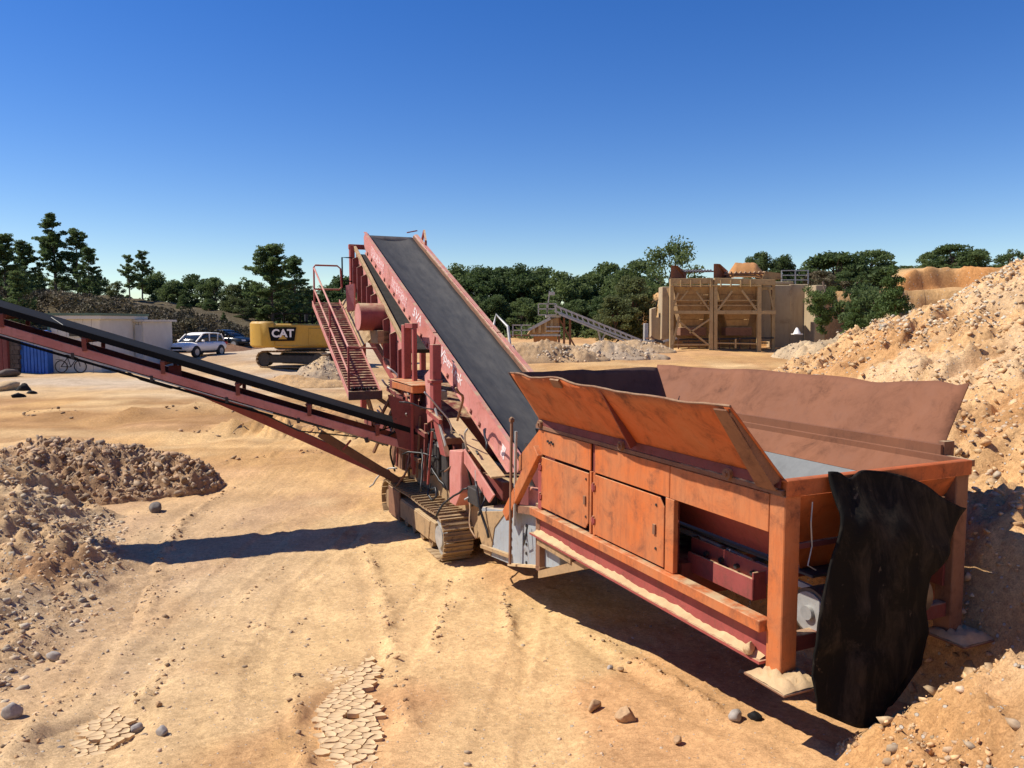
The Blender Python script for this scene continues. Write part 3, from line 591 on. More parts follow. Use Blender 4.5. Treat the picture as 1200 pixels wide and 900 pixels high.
# ---- hopper sides
def side(near):
    S = (lambda s: s) if near else mir
    def bx(m, s0, s1, a0, a1, z0, z1): return m.box((S(s0), a0, z0), (S(s1), a1, z1))
    for a0, a1 in ((.155, 1.475), (1.485, 2.885), (2.975, 4.3)):
        part(bx(MB(), 0, .02, a0, a1, 2.405, 2.72), 'side_panel', 'orange', bevel=.004)
    for a0, a1 in ((1.40, 1.535), (2.862, 2.905), (2.945, 2.985), (4.20, 4.30)):
        part(bx(MB(), -.006, .05, a0, a1, 1.68, 2.402), 'panel_post', 'orange' if a0 < 4 else 'red', bevel=.004)
    part(bx(MB(), .03, .05, 2.885, 2.975, 1.7, 2.72), 'panel_groove', 'dred')
    for pl in (((4.19, 1.72), (4.19, 2.375), (2.995, 2.375), (2.995, 1.80), (3.06, 1.72)), ((2.855, 1.70), (2.855, 2.385), (1.62, 2.385), (1.545, 2.30), (1.545, 1.70))):
        d = part(MB().prism([(S(-.014), a, z) for a, z in pl], (S(.016) - S(0), 0, 0)), 'door', 'orange', bevel=.004)
        ah, al = pl[0][0], pl[2][0]
        for z in (1.86, 2.24):
            part(MB().box((S(-.03), ah - .02, z - .03), (S(-.012), ah + .05, z + .03)).cyl((S(-.026), ah + .012, z - .05), (S(-.026), ah + .012, z + .05), .014, 8), 'hinge', 'red', d)
        part(MB().box((S(-.032), al + .05, 2.0), (S(-.014), al + .09, 2.1)), 'latch', 'brown', d)
        part(MB().cyl((S(-.024), al + .05, 2.30), (S(-.012), al + .05, 2.30), .014, 8).cyl((S(-.024), al + .05, 1.86), (S(-.012), al + .05, 1.86), .014, 8), 'bolt', 'dark', d)
    if near:
        for k in range(4): part(MB().cyl((-.02, 4.02 - .045 * k, 2.60 - .015 * (k % 2)), (0, 4.02 - .045 * k, 2.60 - .015 * (k % 2)), .016, 8), 'bolt', 'dark')
    # lower longitudinal beam: box rail, recessed web, bottom flange with a ridge of sand
    part(bx(MB(), -.07, .06, .155, 4.42, 1.575, 1.675), 'lower_rail', 'orange' if near else 'brown', bevel=.006)
    part(bx(MB(), .03, .045, .155, 4.42, 1.33, 1.575), 'beam_web', 'red')
    fl = part(bx(MB(), -.06, .10, .155, 4.44, 1.305, 1.33), 'beam_flange', 'red' if near else 'brown')
    if near:
        P = []
        for i in range(90):
            a = .18 + i * (4.2 / 89); h = .012 + .016 * float(vn(np.array([a * 2.1]), np.array([0.]), 3)[0]) + .012 * random.random(); P.append([(-.03 - .025 * random.random(), a, 1.3315), (-.012, a, 1.331 + h * .7), (.02, a, 1.331 + h * 1.4), (.029, a, 1.331 + h * 1.6)])
        part(MB().grid(P), 'sand_ridge', 'sandy', fl, smooth='all')
    # end post and foot
    po = part(bx(MB(), 0, .17, -.02, .15, 1.26, 2.73), 'corner_post', 'brown' if not near else 'orange', bevel=.008)
    part(bx(MB(), -.17, .27, -.24, .21, 1.225, 1.245), 'foot_plate', 'brown', po, bevel=.004)
    P = []
    for i in range(15):
        P.append([(S(-.165 + .43 * j / 14), -.235 + .43 * i / 14, 1.247 + .055 * max(0, 1 - ((i - 7) / 7.2)**4) * max(0, 1 - ((j - 7) / 7.2)**4) * (.5 + random.random())) for j in range(15)])
    part(MB().grid(P), 'sand_cap', 'sandy', po, smooth='all')
    part(bx(MB(), .02, .14, 4.3, 4.42, .82, 1.72), 'rear_post', 'brown', bevel=.005)
    g = MB().prism([(S(.0), 4.30, .84), (S(.0), 3.2, 1.30), (S(.0), 2.9, 1.30), (S(.0), 4.30, .74)], (S(.12) - S(0), 0, 0)); part(g, 'gusset', 'tframe')
    part(bx(MB(), -.02, .14, 3.4, 4.30, 1.20, 1.29), 'ledge', 'tframe')
    # hopper rim and hinge tube
    part(bx(MB(), -.02, .06, 0, 4.34, 2.735, 2.775), 'hinge_rail', 'brown')
    part(bx(MB(), .02, .05, -.02, 4.34, 2.775, 2.86), 'rim_plate', 'board' if near else 'rust')
    for a in (.62, 2.3, 4.2):
        part(MB().cyl((S(-.05), a, 2.80), (S(.015), a, 2.80), .05, 12).cyl((S(-.07), a, 2.80), (S(-.05), a, 2.80), .02, 8), 'hinge_lug', 'brown', smooth=True)
side(True); side(False)
# sand grains and lumps along the ledge under the board
P = []
for i in range(60):
    a = .05 + i * (1.25 / 59); h = max(.004, .03 * (random.random() + .6 * math.sin(i * .7)) * (1 - i / 75)); P.append([(-.018, a, 2.7755), (-.005, a, 2.776 + h), (.016, a, 2.776 + h * 1.2)])
part(MB().grid(P), 'sand_ridge', 'sandy', smooth='all')
# ---- bin walls
part(MB().prism([(.05, .02, 2.85), (.60, .45, 1.98), (.60, 4.0, 1.98), (.05, 4.33, 2.85)], (-.01, 0, -.008)), 'bin_wall', 'red')
liner = part(MB().prism([(2.19, .02, 2.862), (2.19, 4.6, 2.862), (1.96, 4.6, 2.60), (1.96, .06, 2.60)], (.012, 0, -.012)), 'bin_liner', 'rust', label='brown rusted liner plate along the far rim')
part(MB().prism([(1.955, .06, 2.598), (1.955, 4.5, 2.598), (1.35, 4.0, 1.98), (1.35, .45, 1.98)], (.008, 0, -.012)), 'bin_wall', 'steel', label='polished bare steel far wall of the bin')
part(MB().prism([(.05, .0, 2.72), (2.14, .0, 2.72), (1.55, .40, 1.95), (.60, .40, 1.95)], (0, -.01, -.005)), 'bin_end_wall', 'board')
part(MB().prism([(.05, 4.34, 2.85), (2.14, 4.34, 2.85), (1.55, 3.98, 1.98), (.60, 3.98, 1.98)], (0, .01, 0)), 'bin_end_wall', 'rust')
rim = part(MB().box((.0, -.045, 2.73), (W, -.022, 2.862)).box((.0, -.022, 2.84), (W, .04, 2.862)), 'front_rim', 'board', bevel=.005)
part(MB().box((.17, .0, 2.28), (2.02, .03, 2.33)).box((.17, .02, 1.42), (2.02, .12, 1.55)), 'cross_member', 'dred', bevel=.005)
part(MB().box((1.99, .05, 1.7), (2.02, 1.4, 2.4)), 'inner_web', 'dred')
part(MB().tube([(.30, -.01, 2.66), (.27, -.03, 2.5), (.30, -.02, 2.3), (.25, -.03, 2.15), (.34, -.03, 2.1)], .006, 6), 'loose_wire', 'galv')
# ---- feeder belt in the hopper
part(MB().box((.55, .2, 1.93), (1.6, 5.2, 1.95)), 'feeder_belt', 'belt')
dr = part(MB().cyl((.45, .12, 1.68), (1.7, .12, 1.68), .20, 28), 'feeder_drum', 'idler', smooth=True)
part(MB().cyl((.435, .12, 1.68), (.449, .12, 1.68), .17, 24).cyl((.40, .12, 1.68), (.434, .12, 1.68), .06, 16), 'drum_hub', 'galv', dr, smooth=True)
for s in (.34, 1.80):
    bxn = part(MB().box((s, .68, 1.60), (s + .02, 1.62, 1.80)).box((s, .68, 1.60), (s + .16, .70, 1.86)).box((s + .14, .5, 1.74), (s + .16, 1.75, 1.90)), 'roller_box', 'red', bevel=.004)
    part(MB().box((s + .022, .72, 1.70), (s + .138, 1.60, 1.745)), 'sand_fill', 'sandy', bxn)
    for k in range(4): part(MB().cyl((s + .10, .82 + .22 * k, 1.80), (s + .14, .82 + .22 * k, 1.80), .024, 10), 'bolt', 'dark', bxn)
    part(MB().bar((s + .2, .2, 1.84), (s + .2, 3.8, 1.98), .03, .05), 'skirt_rail', 'galv')
for a in (.9, 1.3, 1.7, 2.1): part(MB().cyl((.5, a, 1.86), (1.65, a, 1.86), .055, 14), 'idler_roller', 'idler', smooth=True)
part(MB().box((.22, 1.56, 1.35), (1.95, 4.3, 1.70)).box((.19, 1.58, 1.70), (.2, 4.2, 2.7)), 'under_tray', 'dred')
# ---- flared boards
def board(bot0, bot1, top0, top1, n=46, m=8, wob=.02, seed=0, dips=()):
    P = []
    for i in range(n + 1):
        u = i / n; row = []
        for j in range(m + 1):
            v = j / m; b = Vector(bot0).lerp(Vector(bot1), u); t_ = Vector(top0).lerp(Vector(top1), u)
            q = b.lerp(t_, v); w = wob * float(fbm(np.array([u * 7.]), np.array([v * .7]), seed, 3)[0])
            for c_, wd, am in dips: w -= am * math.exp(-((u - c_) / wd)**2)
            q = q + Vector((w * .5, 0, w)) * v * v; row.append(q)
        P.append(row)
    return P
nb_b0, nb_b1, nb_t0, nb_t1 = (.03, .02, 2.85), (.03, 4.3, 2.83), (-.58, -.03, 3.47), (-.57, 3.92, 3.49)
P = board(nb_b0, nb_b1, nb_t0, nb_t1, wob=.02, seed=4, dips=((.40, .07, .03), (.72, .08, -.012)))
nb = part(MB().grid(P), 'hopper_board', 'board', solid=.014, smooth=True, label='near flared orange board with a wavy bent top edge')
nrm = Vector((-.62, 0, -.60)).normalized()
def bd(u, v, off=0.0):
    i = u * 46; i0 = min(45, int(i)); j = v * 8; j0 = min(7, int(j)); fi, fj = i - i0, j - j0
    q = P[i0][j0] * (1 - fi) * (1 - fj) + P[i0 + 1][j0] * fi * (1 - fj) + P[i0][j0 + 1] * (1 - fi) * fj + P[i0 + 1][j0 + 1] * fi * fj
    return q + nrm * off
part(MB().tube([bd(i / 40, 1.0) for i in range(41)], .011, 6), 'rolled_edge', 'brown', nb)
def web(u, w0, w1): return MB().prism([bd(u, .02, .008), bd(u, .97, .008), bd(u, .9, w0), bd(u, .06, w1)], (0, .02, 0))
part(web(.475, .015, .10), 'stiffener', 'dred', nb)
part(web(.004, .03, .10), 'stiffener', 'brown', nb); part(MB().prism([bd(.003, .0, .10), bd(.003, 1.0, .035), bd(.04, 1.0, .035), bd(.055, .0, .10)], (0, 0, -.012)), 'end_flange', 'brown', nb)
part(MB().prism([bd(.0, .05, .01), bd(1.0, .05, .01), bd(1.0, .0, .06), bd(.0, .0, .06)], (0, 0, -.02)), 'foot_angle', 'dred', nb)
part(MB().prism([bd(.69, .86, .01), bd(.74, .86, .01), bd(.74, .99, .01), bd(.69, .99, .01)], nrm * .02), 'patch_plate', 'brown', nb)
Pf = board((2.24, .30, 2.875), (2.24, 5.1, 2.86), (2.72, .38, 3.52), (2.70, 5.5, 3.43), wob=.016, seed=11, dips=((.20, .07, .045), (.30, .1, .02), (.02, .025, .05)))
fb = part(MB().grid(Pf), 'hopper_board', 'rust', solid=.014, smooth=True, label='far flared board with bare brown rusted inner face')
part(MB().bar((2.235, .28, 2.885), (2.235, 5.0, 2.875), .06, .13), 'foot_angle', 'rust', fb)
part(MB().box((2.24, .27, 2.80), (2.38, .33, 2.98)), 'end_lug', 'brown', fb)
part(MB().bar((2.25, .0, 2.82), (2.25, 4.6, 2.82), .08, .06), 'hinge_rail', 'brown')
Pr = board((.05, 4.36, 2.86), (2.14, 4.40, 2.86), (-.50, 4.16, 3.47), (2.08, 4.64, 3.45), n=24, wob=.015, seed=15)
part(MB().grid(Pr), 'hopper_board', 'shade_rust', solid=.014, smooth=True, label='rear hopper board, its inner face dark in shade')
# ---- torn rubber sheet hung over the front
LP = [(.40, 2.91), (.36, 2.62), (.24, 2.25), (.12, 1.85), (.09, 1.55), (.09, 1.34), (.13, 1.08)]
RP = [(2.05, 2.45), (1.66, 2.18), (1.38, 1.98), (1.34, 1.72), (1.41, 1.48), (1.32, 1.22), (.95, .96)]
def pl_(L, v):
    x = v * (len(L) - 1); i = min(len(L) - 2, int(x)); f = x - i; f = f * f * (3 - 2 * f) * .4 + f * .6; return (L[i][0] + (L[i + 1][0] - L[i][0]) * f, L[i][1] + (L[i + 1][1] - L[i][1]) * f)
P = []
for i in range(49):
    v = i / 48; l, r = pl_(LP, v), pl_(RP, v); row = []
    for j in range(41):
        u = j / 40; s = l[0] + (r[0] - l[0]) * u; z = l[1] + (r[1] - l[1]) * u
        z += (1 - v)**3 * (.13 * math.sin(math.pi * min(1, u * 1.05)) - .07 * math.exp(-((u - .13) / .05)**2) - .03 * math.exp(-((u - .8) / .1)**2)) + v**4 * (-.10 * math.sin(math.pi * u))
        a = -.10 - .20 * sst(0, .25, np.array(v)) + .035 * math.sin(u * 7 + 2 * v) * (.2 + v) + .015 * math.sin(u * 17 + v * 6) * v - .10 * v * v * math.sin(u * 3) + .02 * float(fbm(np.array([u * 3]), np.array([v * 4]), 9, 3)[0])
        row.append((s, float(a), z))
    P.append(row)
flap = part(MB().grid(P), 'rubber_flap', 'rubber', solid=.022, smooth='all', label='torn black rubber sheet hanging over the front of the hopper')
# ---- chassis below and behind the hopper
ch = part(MB().prism([(.10, 3.9, 1.28), (.10, 3.9, .98), (.10, 5.3, .60), (.10, 6.35, .48), (.10, 6.62, .80), (.10, 6.50, 1.20), (.10, 5.2, 1.42), (.10, 4.6, 1.58)], (2.0, 0, 0)), 'chassis_box', 'grey', bevel=.01)
for a in (4.85, 5.35):
    for k in range(5): part(MB().cyl((.085, a, 1.30 - .13 * k - .1 * (a - 4.85)), (.10, a, 1.30 - .13 * k - .1 * (a - 4.85)), .022, 8), 'bolt', 'dark', ch)
part(MB().bar((.07, 4.3, .885), (.07, 5.32, .62), .10, .03), 'lower_flange', 'sandy', ch); part(MB().bar((.07, 5.32, .74), (.07, 6.4, .60), .06, .05), 'lower_flange', 'tframe', ch)
part(MB().prism([(.085, 5.5, 1.36), (.085, 6.62, 1.10), (.085, 6.62, .80), (.085, 6.35, .50), (.085, 6.1, .52), (.085, 5.95, 1.0)], (.014, 0, 0)), 'side_cover', 'tframe', ch, bevel=.006)
part(MB().bar((-.02, 4.25, 2.45), (-.02, 5.25, 1.36), .09, .17, (0, .6, .8)), 'diagonal_brace', 'orange', bevel=.006)
part(MB().prism([(.02, 4.30, 2.72), (.02, 4.30, 2.28), (.02, 4.95, 2.05), (.02, 4.95, 2.25)], (.03, 0, 0)), 'corner_plate', 'orange', bevel=.004)
part(MB().bar((.03, 4.35, 1.62), (.03, 5.1, 1.50), .10, .10), 'bracket', 'brown')
hp = part(MB().bar((-.06, 5.06, .72), (-.06, 5.0, 2.80), .045, .03), 'upright_bar', 'brown', bevel=.004)
part(MB().bar((-.05, 4.93, 1.3), (-.05, 4.88, 2.62), .03, .03), 'upright_bar', 'galv'); part(MB().cyl((-.09, 5.0, 2.76), (-.03, 5.0, 2.76), .03, 10), 'pin', 'brown', hp)
part(MB().tube([(.05, 4.72, 1.35), (.0, 4.7, 1.15), (.03, 4.8, 1.05), (.06, 4.86, 1.2)], .012, 6), 'hose', 'hose')
part(MB().prism([(.30, 4.5, 2.35), (.30, 5.0, 2.62), (.30, 4.72, 2.25), (.30, 4.3, 2.05)], (.5, .0, -.1)), 'torn_skirt', 'rubber')
part(MB().bar((.45, 4.6, 1.7), (.45, 5.6, 2.3), .05).bar((.25, 4.5, 1.45), (.25, 5.5, 2.2), .04).bar((.3, 4.9, 1.5), (.7, 4.9, 1.5), .12), 'feeder_strut', 'dark')
part(MB().prism([(.30, 4.4, 1.6), (.30, 5.5, 1.42), (.30, 5.5, 2.0), (.30, 4.4, 2.6)], (.02, 0, 0)), 'inner_plate', 'dred')
part(MB().box((.12, 4.55, 1.55), (.22, 4.85, 1.85)), 'valve_block', 'pink', bevel=.01)
# ---- crawler tracks
def crawler(s0, near):
    root = part(MB().box((s0 + .05, 8.0, .24), (s0 + .48, 10.75, .60)).prism([(s0 + .035, 8.35, .22), (s0 + .035, 10.5, .22), (s0 + .035, 10.6, .58), (s0 + .035, 8.25, .58)], (.02, 0, 0)), 'crawler_track', 'tframe', bevel=.012)
    c0, c1, r = 7.80, 11.0, .375; zc = .41; L = c1 - c0; per = 2 * L + 2 * math.pi * r; n = 48
    sh = MB().box((0, -.084, -.012), (.53, .084, .012)).box((0, -.075, .012), (.53, -.058, .05)).box((0, .015, .012), (.53, .03, .035))
    me = sh.mesh('track_shoe'); me.materials.append(M['track'])
    for k in range(n):
        d = k * per / n + .03
        if d < L: p, ang = (c0 + d, zc + r), 0
        elif d < L + math.pi * r: t_ = (d - L) / r; p, ang = (c1 + r * math.sin(t_), zc + r * math.cos(t_)), -t_
        elif d < 2 * L + math.pi * r: p, ang = (c1 - (d - L - math.pi * r), zc - r), -math.pi
        else: t_ = (d - 2 * L - math.pi * r) / r; p, ang = (c0 - r * math.sin(t_), zc - r * math.cos(t_)), -math.pi - t_
        if abs(ang) < 1e-6: p = (p[0], p[1] - .02 * math.sin(math.pi * (p[0] - c0) / L * 2)**2)
        inst('track_shoe', me, root, (s0, p[0], p[1]), (ang, 0, 0))
    for a, nm in ((c0, 'idler_wheel'), (c1, 'drive_sprocket')):
        part(MB().cyl((s0 + .10, a, zc), (s0 + .43, a, zc), .33, 24).cyl((s0 + .04, a, zc), (s0 + .099, a, zc), .19, 20), nm, 'galv' if a < 9 else 'track', root, smooth=True)
    for k in range(5): part(MB().cyl((s0 + .1, 8.4 + .5 * k, .19), (s0 + .43, 8.4 + .5 * k, .19), .12, 14), 'track_roller', 'track', root, smooth=True)
    part(MB().box((s0 + .02, 10.1, .14), (s0 + .06, 10.9, .72)), 'motor_guard', 'brown', root, bevel=.01)
crawler(-.20, True); crawler(W + .20 - .53, False)
part(MB().prism([(.34, 6.7, 1.30), (.34, 6.7, .70), (.34, 7.3, .45), (.34, 11.0, .45), (.34, 11.3, .9), (.34, 11.3, 1.25)], (1.5, 0, 0)), 'undercarriage', 'tframe', bevel=.01)
P = []
for i in range(26):
    a = 6.6 + i * .09; P.append([(.34 + .03 * random.random(), a, .80 + .06 * random.random()), (.42, a, 1.0 + .08 * random.random()), (.55, a, 1.25 + .1 * random.random()), (.75, a, 1.36 + .06 * random.random())])
part(MB().grid(P), 'sand_drift', 'sandy', smooth='all')
for s in (.45, 1.6): part(MB().bar((s, 6.3, 1.45), (s, 15.2, 1.62), .14, .30), 'main_beam', 'dred', bevel=.01)
# ---- main inclined conveyor
K = .4645; zR = lambda a: 2.29 + (a - 6.2) * K; CA = math.atan(K); up_ = Vector((0, -math.sin(CA), math.cos(CA))); al_ = Vector((0, math.cos(CA), math.sin(CA)))
def cv(s, a, off=0.0): return Vector((s, a, zR(a))) + up_ * off
def rail(s0, s1, mat, label):
    h = .47; pts = [cv(s0, 5.75, 0), cv(s0, 5.75, -h * .6), cv(s0, 6.0, -h)] + [cv(s0, 14.75, -h), cv(s0, 15.0, -h * .75), cv(s0, 15.12, -h * .4), cv(s0, 15.1, -.12), cv(s0, 15.0, 0)]
    rl = part(MB().prism(pts, (s1 - s0, 0, 0)), 'conveyor_rail', mat, bevel=.008, label=label)
    o = -1 if s0 < 1 else 1; so = s0 if o < 0 else s1
    lo, hi = (so - .045, so - .0) if o < 0 else (so, so + .045)
    for a0, a1 in ((5.8, 9.62), (9.66, 15.0)):
        part(MB().prism([cv(lo, a0, .0), cv(lo, a1, .0), cv(lo, a1, .012), cv(lo, a0, .012)], (hi - lo + .03, 0, 0)), 'top_flange', mat, rl)
        part(MB().prism([cv(lo + .015, a0 + .2, -h), cv(lo + .015, a1 - .2, -h), cv(lo + .015, a1 - .2, -h + .012), cv(lo + .015, a0 + .2, -h + .012)], (.03, 0, 0)), 'bottom_flange', mat, rl)
    part(MB().prism([cv(lo + .02, 9.58, -h * .98), cv(lo + .02, 9.70, -h * .98), cv(lo + .02, 9.70, -.01), cv(lo + .02, 9.58, -.01)], (.022, 0, 0)), 'splice_plate', 'brown' if o > 0 else 'pink', rl)
    bm = MB().box((-.018, -.03, -.05), (.0, .03, .03)).box((-.03, -.012, -.03), (-.018, .012, -.005)).mesh('idler_bracket'); bm.materials.append(M['dred'])
    for k in range(20):
        p = cv(so, 7.2 + k * .39, -.40); inst('idler_bracket', bm, rl, p, (CA, 0, 0 if o < 0 else 0), (1 if o < 0 else -1, 1, 1))
    return rl
rl = rail(.44, .465, 'pink', 'left conveyor rail in faded pink-red paint with white lettering'); rr = rail(1.725, 1.75, 'pink', 'right conveyor rail with rust showing on its inner face')
def lettering(txt, a, off, size, mat, tilt=0, depth=.002, sx=.62):
    c = bpy.data.curves.new('lettering', 'FONT'); c.body = txt; c.size = size; c.extrude = depth; c.offset = size * .018; c.resolution_u = 3; c.space_character = .95; c.shear = .25
    o = bpy.data.objects.new('tmp', c); COL.objects.link(o); dg = bpy.context.evaluated_depsgraph_get(); me = bpy.data.meshes.new_from_object(o.evaluated_get(dg)); bpy.data.objects.remove(o)
    me.materials.clear(); me.materials.append(M[mat]); ob = bpy.data.objects.new('lettering', me); COL.objects.link(ob); ob.parent = rl
    x, y, z = -al_, up_, Vector((-1, 0, 0)); p = cv(.4385, a, off)
    ob.matrix_local = Matrix(((x.x * sx, y.x, z.x, p.x), (x.y * sx, y.y, z.y, p.y), (x.z * sx, y.z, z.z, p.z), (0, 0, 0, 1))); return ob
lettering('ViperTrak', 9.27, -.25, .28, 'worn', sx=1.12); lettering('5VA', 10.98, -.27, .30, 'worn', sx=1.15); 
for a in (14.35, 12.55):        # lettering worn away to pale smears
    part(MB().prism([cv(.438, a, -.10), cv(.438, a - 1.15, -.10), cv(.438, a - 1.15, -.34), cv(.438, a, -.34)], (-.002, 0, 0)), 'worn_lettering', 'faded', rl)
part(MB().prism([cv(.437, 6.35, -.18), cv(.437, 6.22, -.18), cv(.437, 6.22, -.40), cv(.437, 6.35, -.40)], (-.002, 0, 0)), 'warning_sticker', 'sticker' if 'sticker' in M else 'worn', rl)
P = []
for i in range(60):
    a = 4.5 + (15.0 - 4.5) * i / 59; row = []
    for j in range(13):
        u = j / 12; s = .50 + 1.19 * u; row.append(cv(s, a, -.09 - .075 * (1 - (2 * u - 1)**2) + .004 * math.sin(a * 7.3)))
    P.append(row)
for k in range(1, 8):
    t_ = k / 8 * math.pi; P.append([cv(.50 + 1.19 * j / 12, 15.0 + .19 * math.sin(t_), -.28 + .19 * math.cos(t_)) for j in range(13)])
bl = part(MB().grid(P), 'conveyor_belt', 'belt', smooth='all', solid=.012)
part(MB().prism([cv(.5, 6.0, -.43), cv(.5, 14.9, -.43), cv(.5, 14.9, -.445), cv(.5, 6.0, -.445)], (1.19, 0, 0)), 'return_belt', 'belt', bl)
for s in (.468, 1.69): part(MB().prism([cv(s, 6.0, -.005), cv(s, 14.95, -.005), cv(s, 14.95, -.13), cv(s, 6.0, -.13)], (.03, 0, 0)), 'skirt_rubber', 'black' if s < 1 else 'brown', bl)
part(MB().cyl(cv(.47, 15.0, -.28), cv(1.72, 15.0, -.28), .18, 20), 'head_drum', 'idler', bl, smooth=True)
for k in range(12): part(MB().cyl(cv(.50, 6.6 + .75 * k, -.26), cv(1.69, 6.6 + .75 * k, -.26), .05, 10), 'idler_roller', 'idler', bl)
part(MB().bar(cv(1.55, 15.05, .03), cv(1.85, 15.15, .06), .03).bar(cv(1.8, 14.3, .10), cv(1.95, 14.9, .16), .05).bar(cv(1.95, 14.9, .16), cv(1.95, 15.0, -.3), .05).bar(cv(1.8, 14.3, .10), cv(1.8, 14.2, -.2), .05), 'head_bracket', 'red', bl)
part(MB().tube([cv(1.78, 9.9, -.05), cv(1.95, 10.2, .12), cv(2.05, 9.8, .05), cv(2.0, 9.4, -.3)], .03, 8).bar(cv(1.77, 9.2, -.2), cv(1.95, 9.2, -.1), .12), 'hydraulic_motor', 'galv', bl)
# ---- screen box beside and under the conveyor
zS = lambda a: 4.09 + .55 * (a - 11.98); SA = math.atan(.55)
sb = part(MB().prism([(.285, 10.9, zS(10.9)), (.285, 15.4, zS(15.4)), (.285, 15.5, zS(15.4) - .55), (.285, 14.6, zS(14.6) - 1.15), (.285, 11.2, zS(11.2) - 1.1), (.285, 10.7, zS(10.7) - .6)], (.02, 0, 0)), 'screen_box', 'pink', bevel=.008)
part(MB().prism([(1.9, 10.9, zS(10.9)), (1.9, 15.4, zS(15.4)), (1.9, 15.5, zS(15.4) - .55), (1.9, 11.2, zS(11.2) - 1.1)], (.02, 0, 0)), 'side_plate', 'pink', sb)
part(MB().bar((.27, 10.9, zS(10.9) + .03), (.27, 15.5, zS(15.5) + .03), .07, .09), 'top_rail', 'tframe', sb, bevel=.006)
part(MB().prism([(.34, 11.0, zS(11) - .02), (.34, 15.2, zS(15.2) - .02), (.34, 15.2, zS(15.2) - .10), (.34, 11.0, zS(11) - .10)], (1.5, 0, 0)), 'screen_deck', 'dark', sb)
for a in (11.15, 11.75, 12.3, 13.35, 13.75, 14.25, 14.7, 15.15):
    part(MB().prism([(.14, a, zS(a) - .12), (.285, a, zS(a) - .05), (.285, a, zS(a) - 1.0), (.14, a, zS(a) - .95)], (0, .07, 0)), 'stiffener', 'dred', sb, bevel=.004)
for k in range(12): part(MB().cyl((.27, 11.3 + .34 * k, zS(11.3 + .34 * k) - .22), (.285, 11.3 + .34 * k, zS(11.3 + .34 * k) - .22), .022, 8), 'bolt', 'dark', sb)
dm = part(MB().cyl((-.32, 12.75, 4.22), (.28, 12.75, 4.22), .31, 28), 'vibrator_housing', 'red', smooth=True)
part(MB().cyl((-.327, 12.75, 4.22), (-.321, 12.75, 4.22), .305, 28), 'end_cover', 'pink', dm, smooth=True)  # paler red than the housing, stands for sunlight on the flat face
part(MB().box((.0, 12.3, 3.62), (.28, 13.2, 3.92)), 'motor_mount', 'tframe', bevel=.01)
for a in (11.6, 14.2):
    for k in range(6): part(MB().tube([(.15 + .09 * math.cos(j), a + .09 * math.sin(j), zS(a) - 1.30 + .05 * k + .008 * j) for j in np.linspace(0, 6.28, 12)], .016, 5), 'coil_spring', 'dark')
sf = part(MB().bar((.3, 10.6, 1.55), (.3, 10.6, 3.0), .14).bar((.3, 14.9, 1.62), (.3, 14.9, 4.2), .14).bar((.3, 10.6, 2.3), (.3, 15.0, 4.1), .12, .2).bar((1.9, 10.6, 1.55), (1.9, 10.6, 3.0), .14).bar((1.9, 14.9, 1.62), (1.9, 14.9, 4.2), .14).bar((1.9, 10.6, 2.3), (1.9, 15.0, 4.1), .12, .2), 'support_frame', 'red', bevel=.008)
part(MB().prism([(.45, 9.0, 1.5), (.45, 12.5, 1.6), (.45, 12.5, 3.0), (.45, 10.5, 2.8), (.45, 9.0, 2.3)], (1.3, 0, 0)), 'engine_cover', 'dred', bevel=.02)
part(MB().bar((.2, 15.5, 4.9), (.2, 15.5, 6.08), .16, .12).bar((.12, 15.5, 6.05), (.75, 15.5, 6.05), .12, .12).bar((.7, 15.5, 5.2), (.7, 15.5, 6.0), .10), 'head_frame', 'red', bevel=.006)
# ---- inclined catwalk along the screen box
zC = lambda a: 2.62 + (a - 11.2) * .51
cw = part(MB().prism([(-.90, 11.2, zC(11.2)), (-.25, 11.2, zC(11.2)), (-.25, 15.0, zC(15.0)), (-.90, 15.0, zC(15.0))], (0, 0, .03)), 'catwalk', 'dred')
for k in range(38): part(MB().box((-.88, 11.28 + .098 * k, zC(11.28 + .098 * k) + .031), (-.27, 11.31 + .098 * k, zC(11.28 + .098 * k) + .06)), 'tread_bar', 'dred', cw)
part(MB().prism([(-.92, 11.15, zC(11.15) - .08), (-.92, 15.05, zC(15.05) - .08), (-.92, 15.05, zC(15.05) + .05), (-.92, 11.15, zC(11.15) + .05)], (.02, 0, 0)), 'toe_board', 'pink', cw, bevel=.004)
part(MB().prism([(-.25, 11.15, zC(11.15) - .06), (-.25, 15.05, zC(15.05) - .06), (-.25, 15.05, zC(15.05) + .09), (-.25, 11.15, zC(11.15) + .09)], (.02, 0, 0)), 'toe_board', 'pink', cw, bevel=.004)
part(MB().box((-.93, 11.12, 2.50), (-.22, 11.15, 2.68)), 'end_plate', 'brown', cw, bevel=.004)
hr = MB()
for off in (.38, .92): hr.tube([(-.88, 11.3, zC(11.3) + off), (-.88, 14.9, zC(14.9) + off)], .022, 8)
part(hr, 'handrail', 'pink', cw, smooth=True)
part(MB().tube([(-.88, 11.3, zC(11.3) + .92), (-.6, 11.25, zC(11.3) + .90), (-.3, 11.25, zC(11.3) + .88)], .02, 8).tube([(-.88, 11.3, zC(11.3) + .38), (-.8, 11.28, zC(11.3) + .33), (-.7, 11.27, zC(11.3) + .3)], .02, 8), 'handrail', 'red', cw, smooth=True)
part(MB().tube([(-.88, 14.95, zC(15) + .0), (-.88, 14.95, zC(15) + .90), (-.84, 14.95, zC(15) + .95), (-.30, 14.95, zC(15) + .95), (-.22, 14.95, zC(15) + .88), (-.20, 14.95, zC(15) + .42), (-.26, 14.95, zC(15) + .36), (-.88, 14.95, zC(15) + .36)], .022, 8), 'end_rail', 'red', cw, smooth=True)
for a in (11.3, 13.1): part(MB().bar((-.88, a, zC(a)), (-.88, a, zC(a) + .92), .04), 'rail_post', 'red', cw)
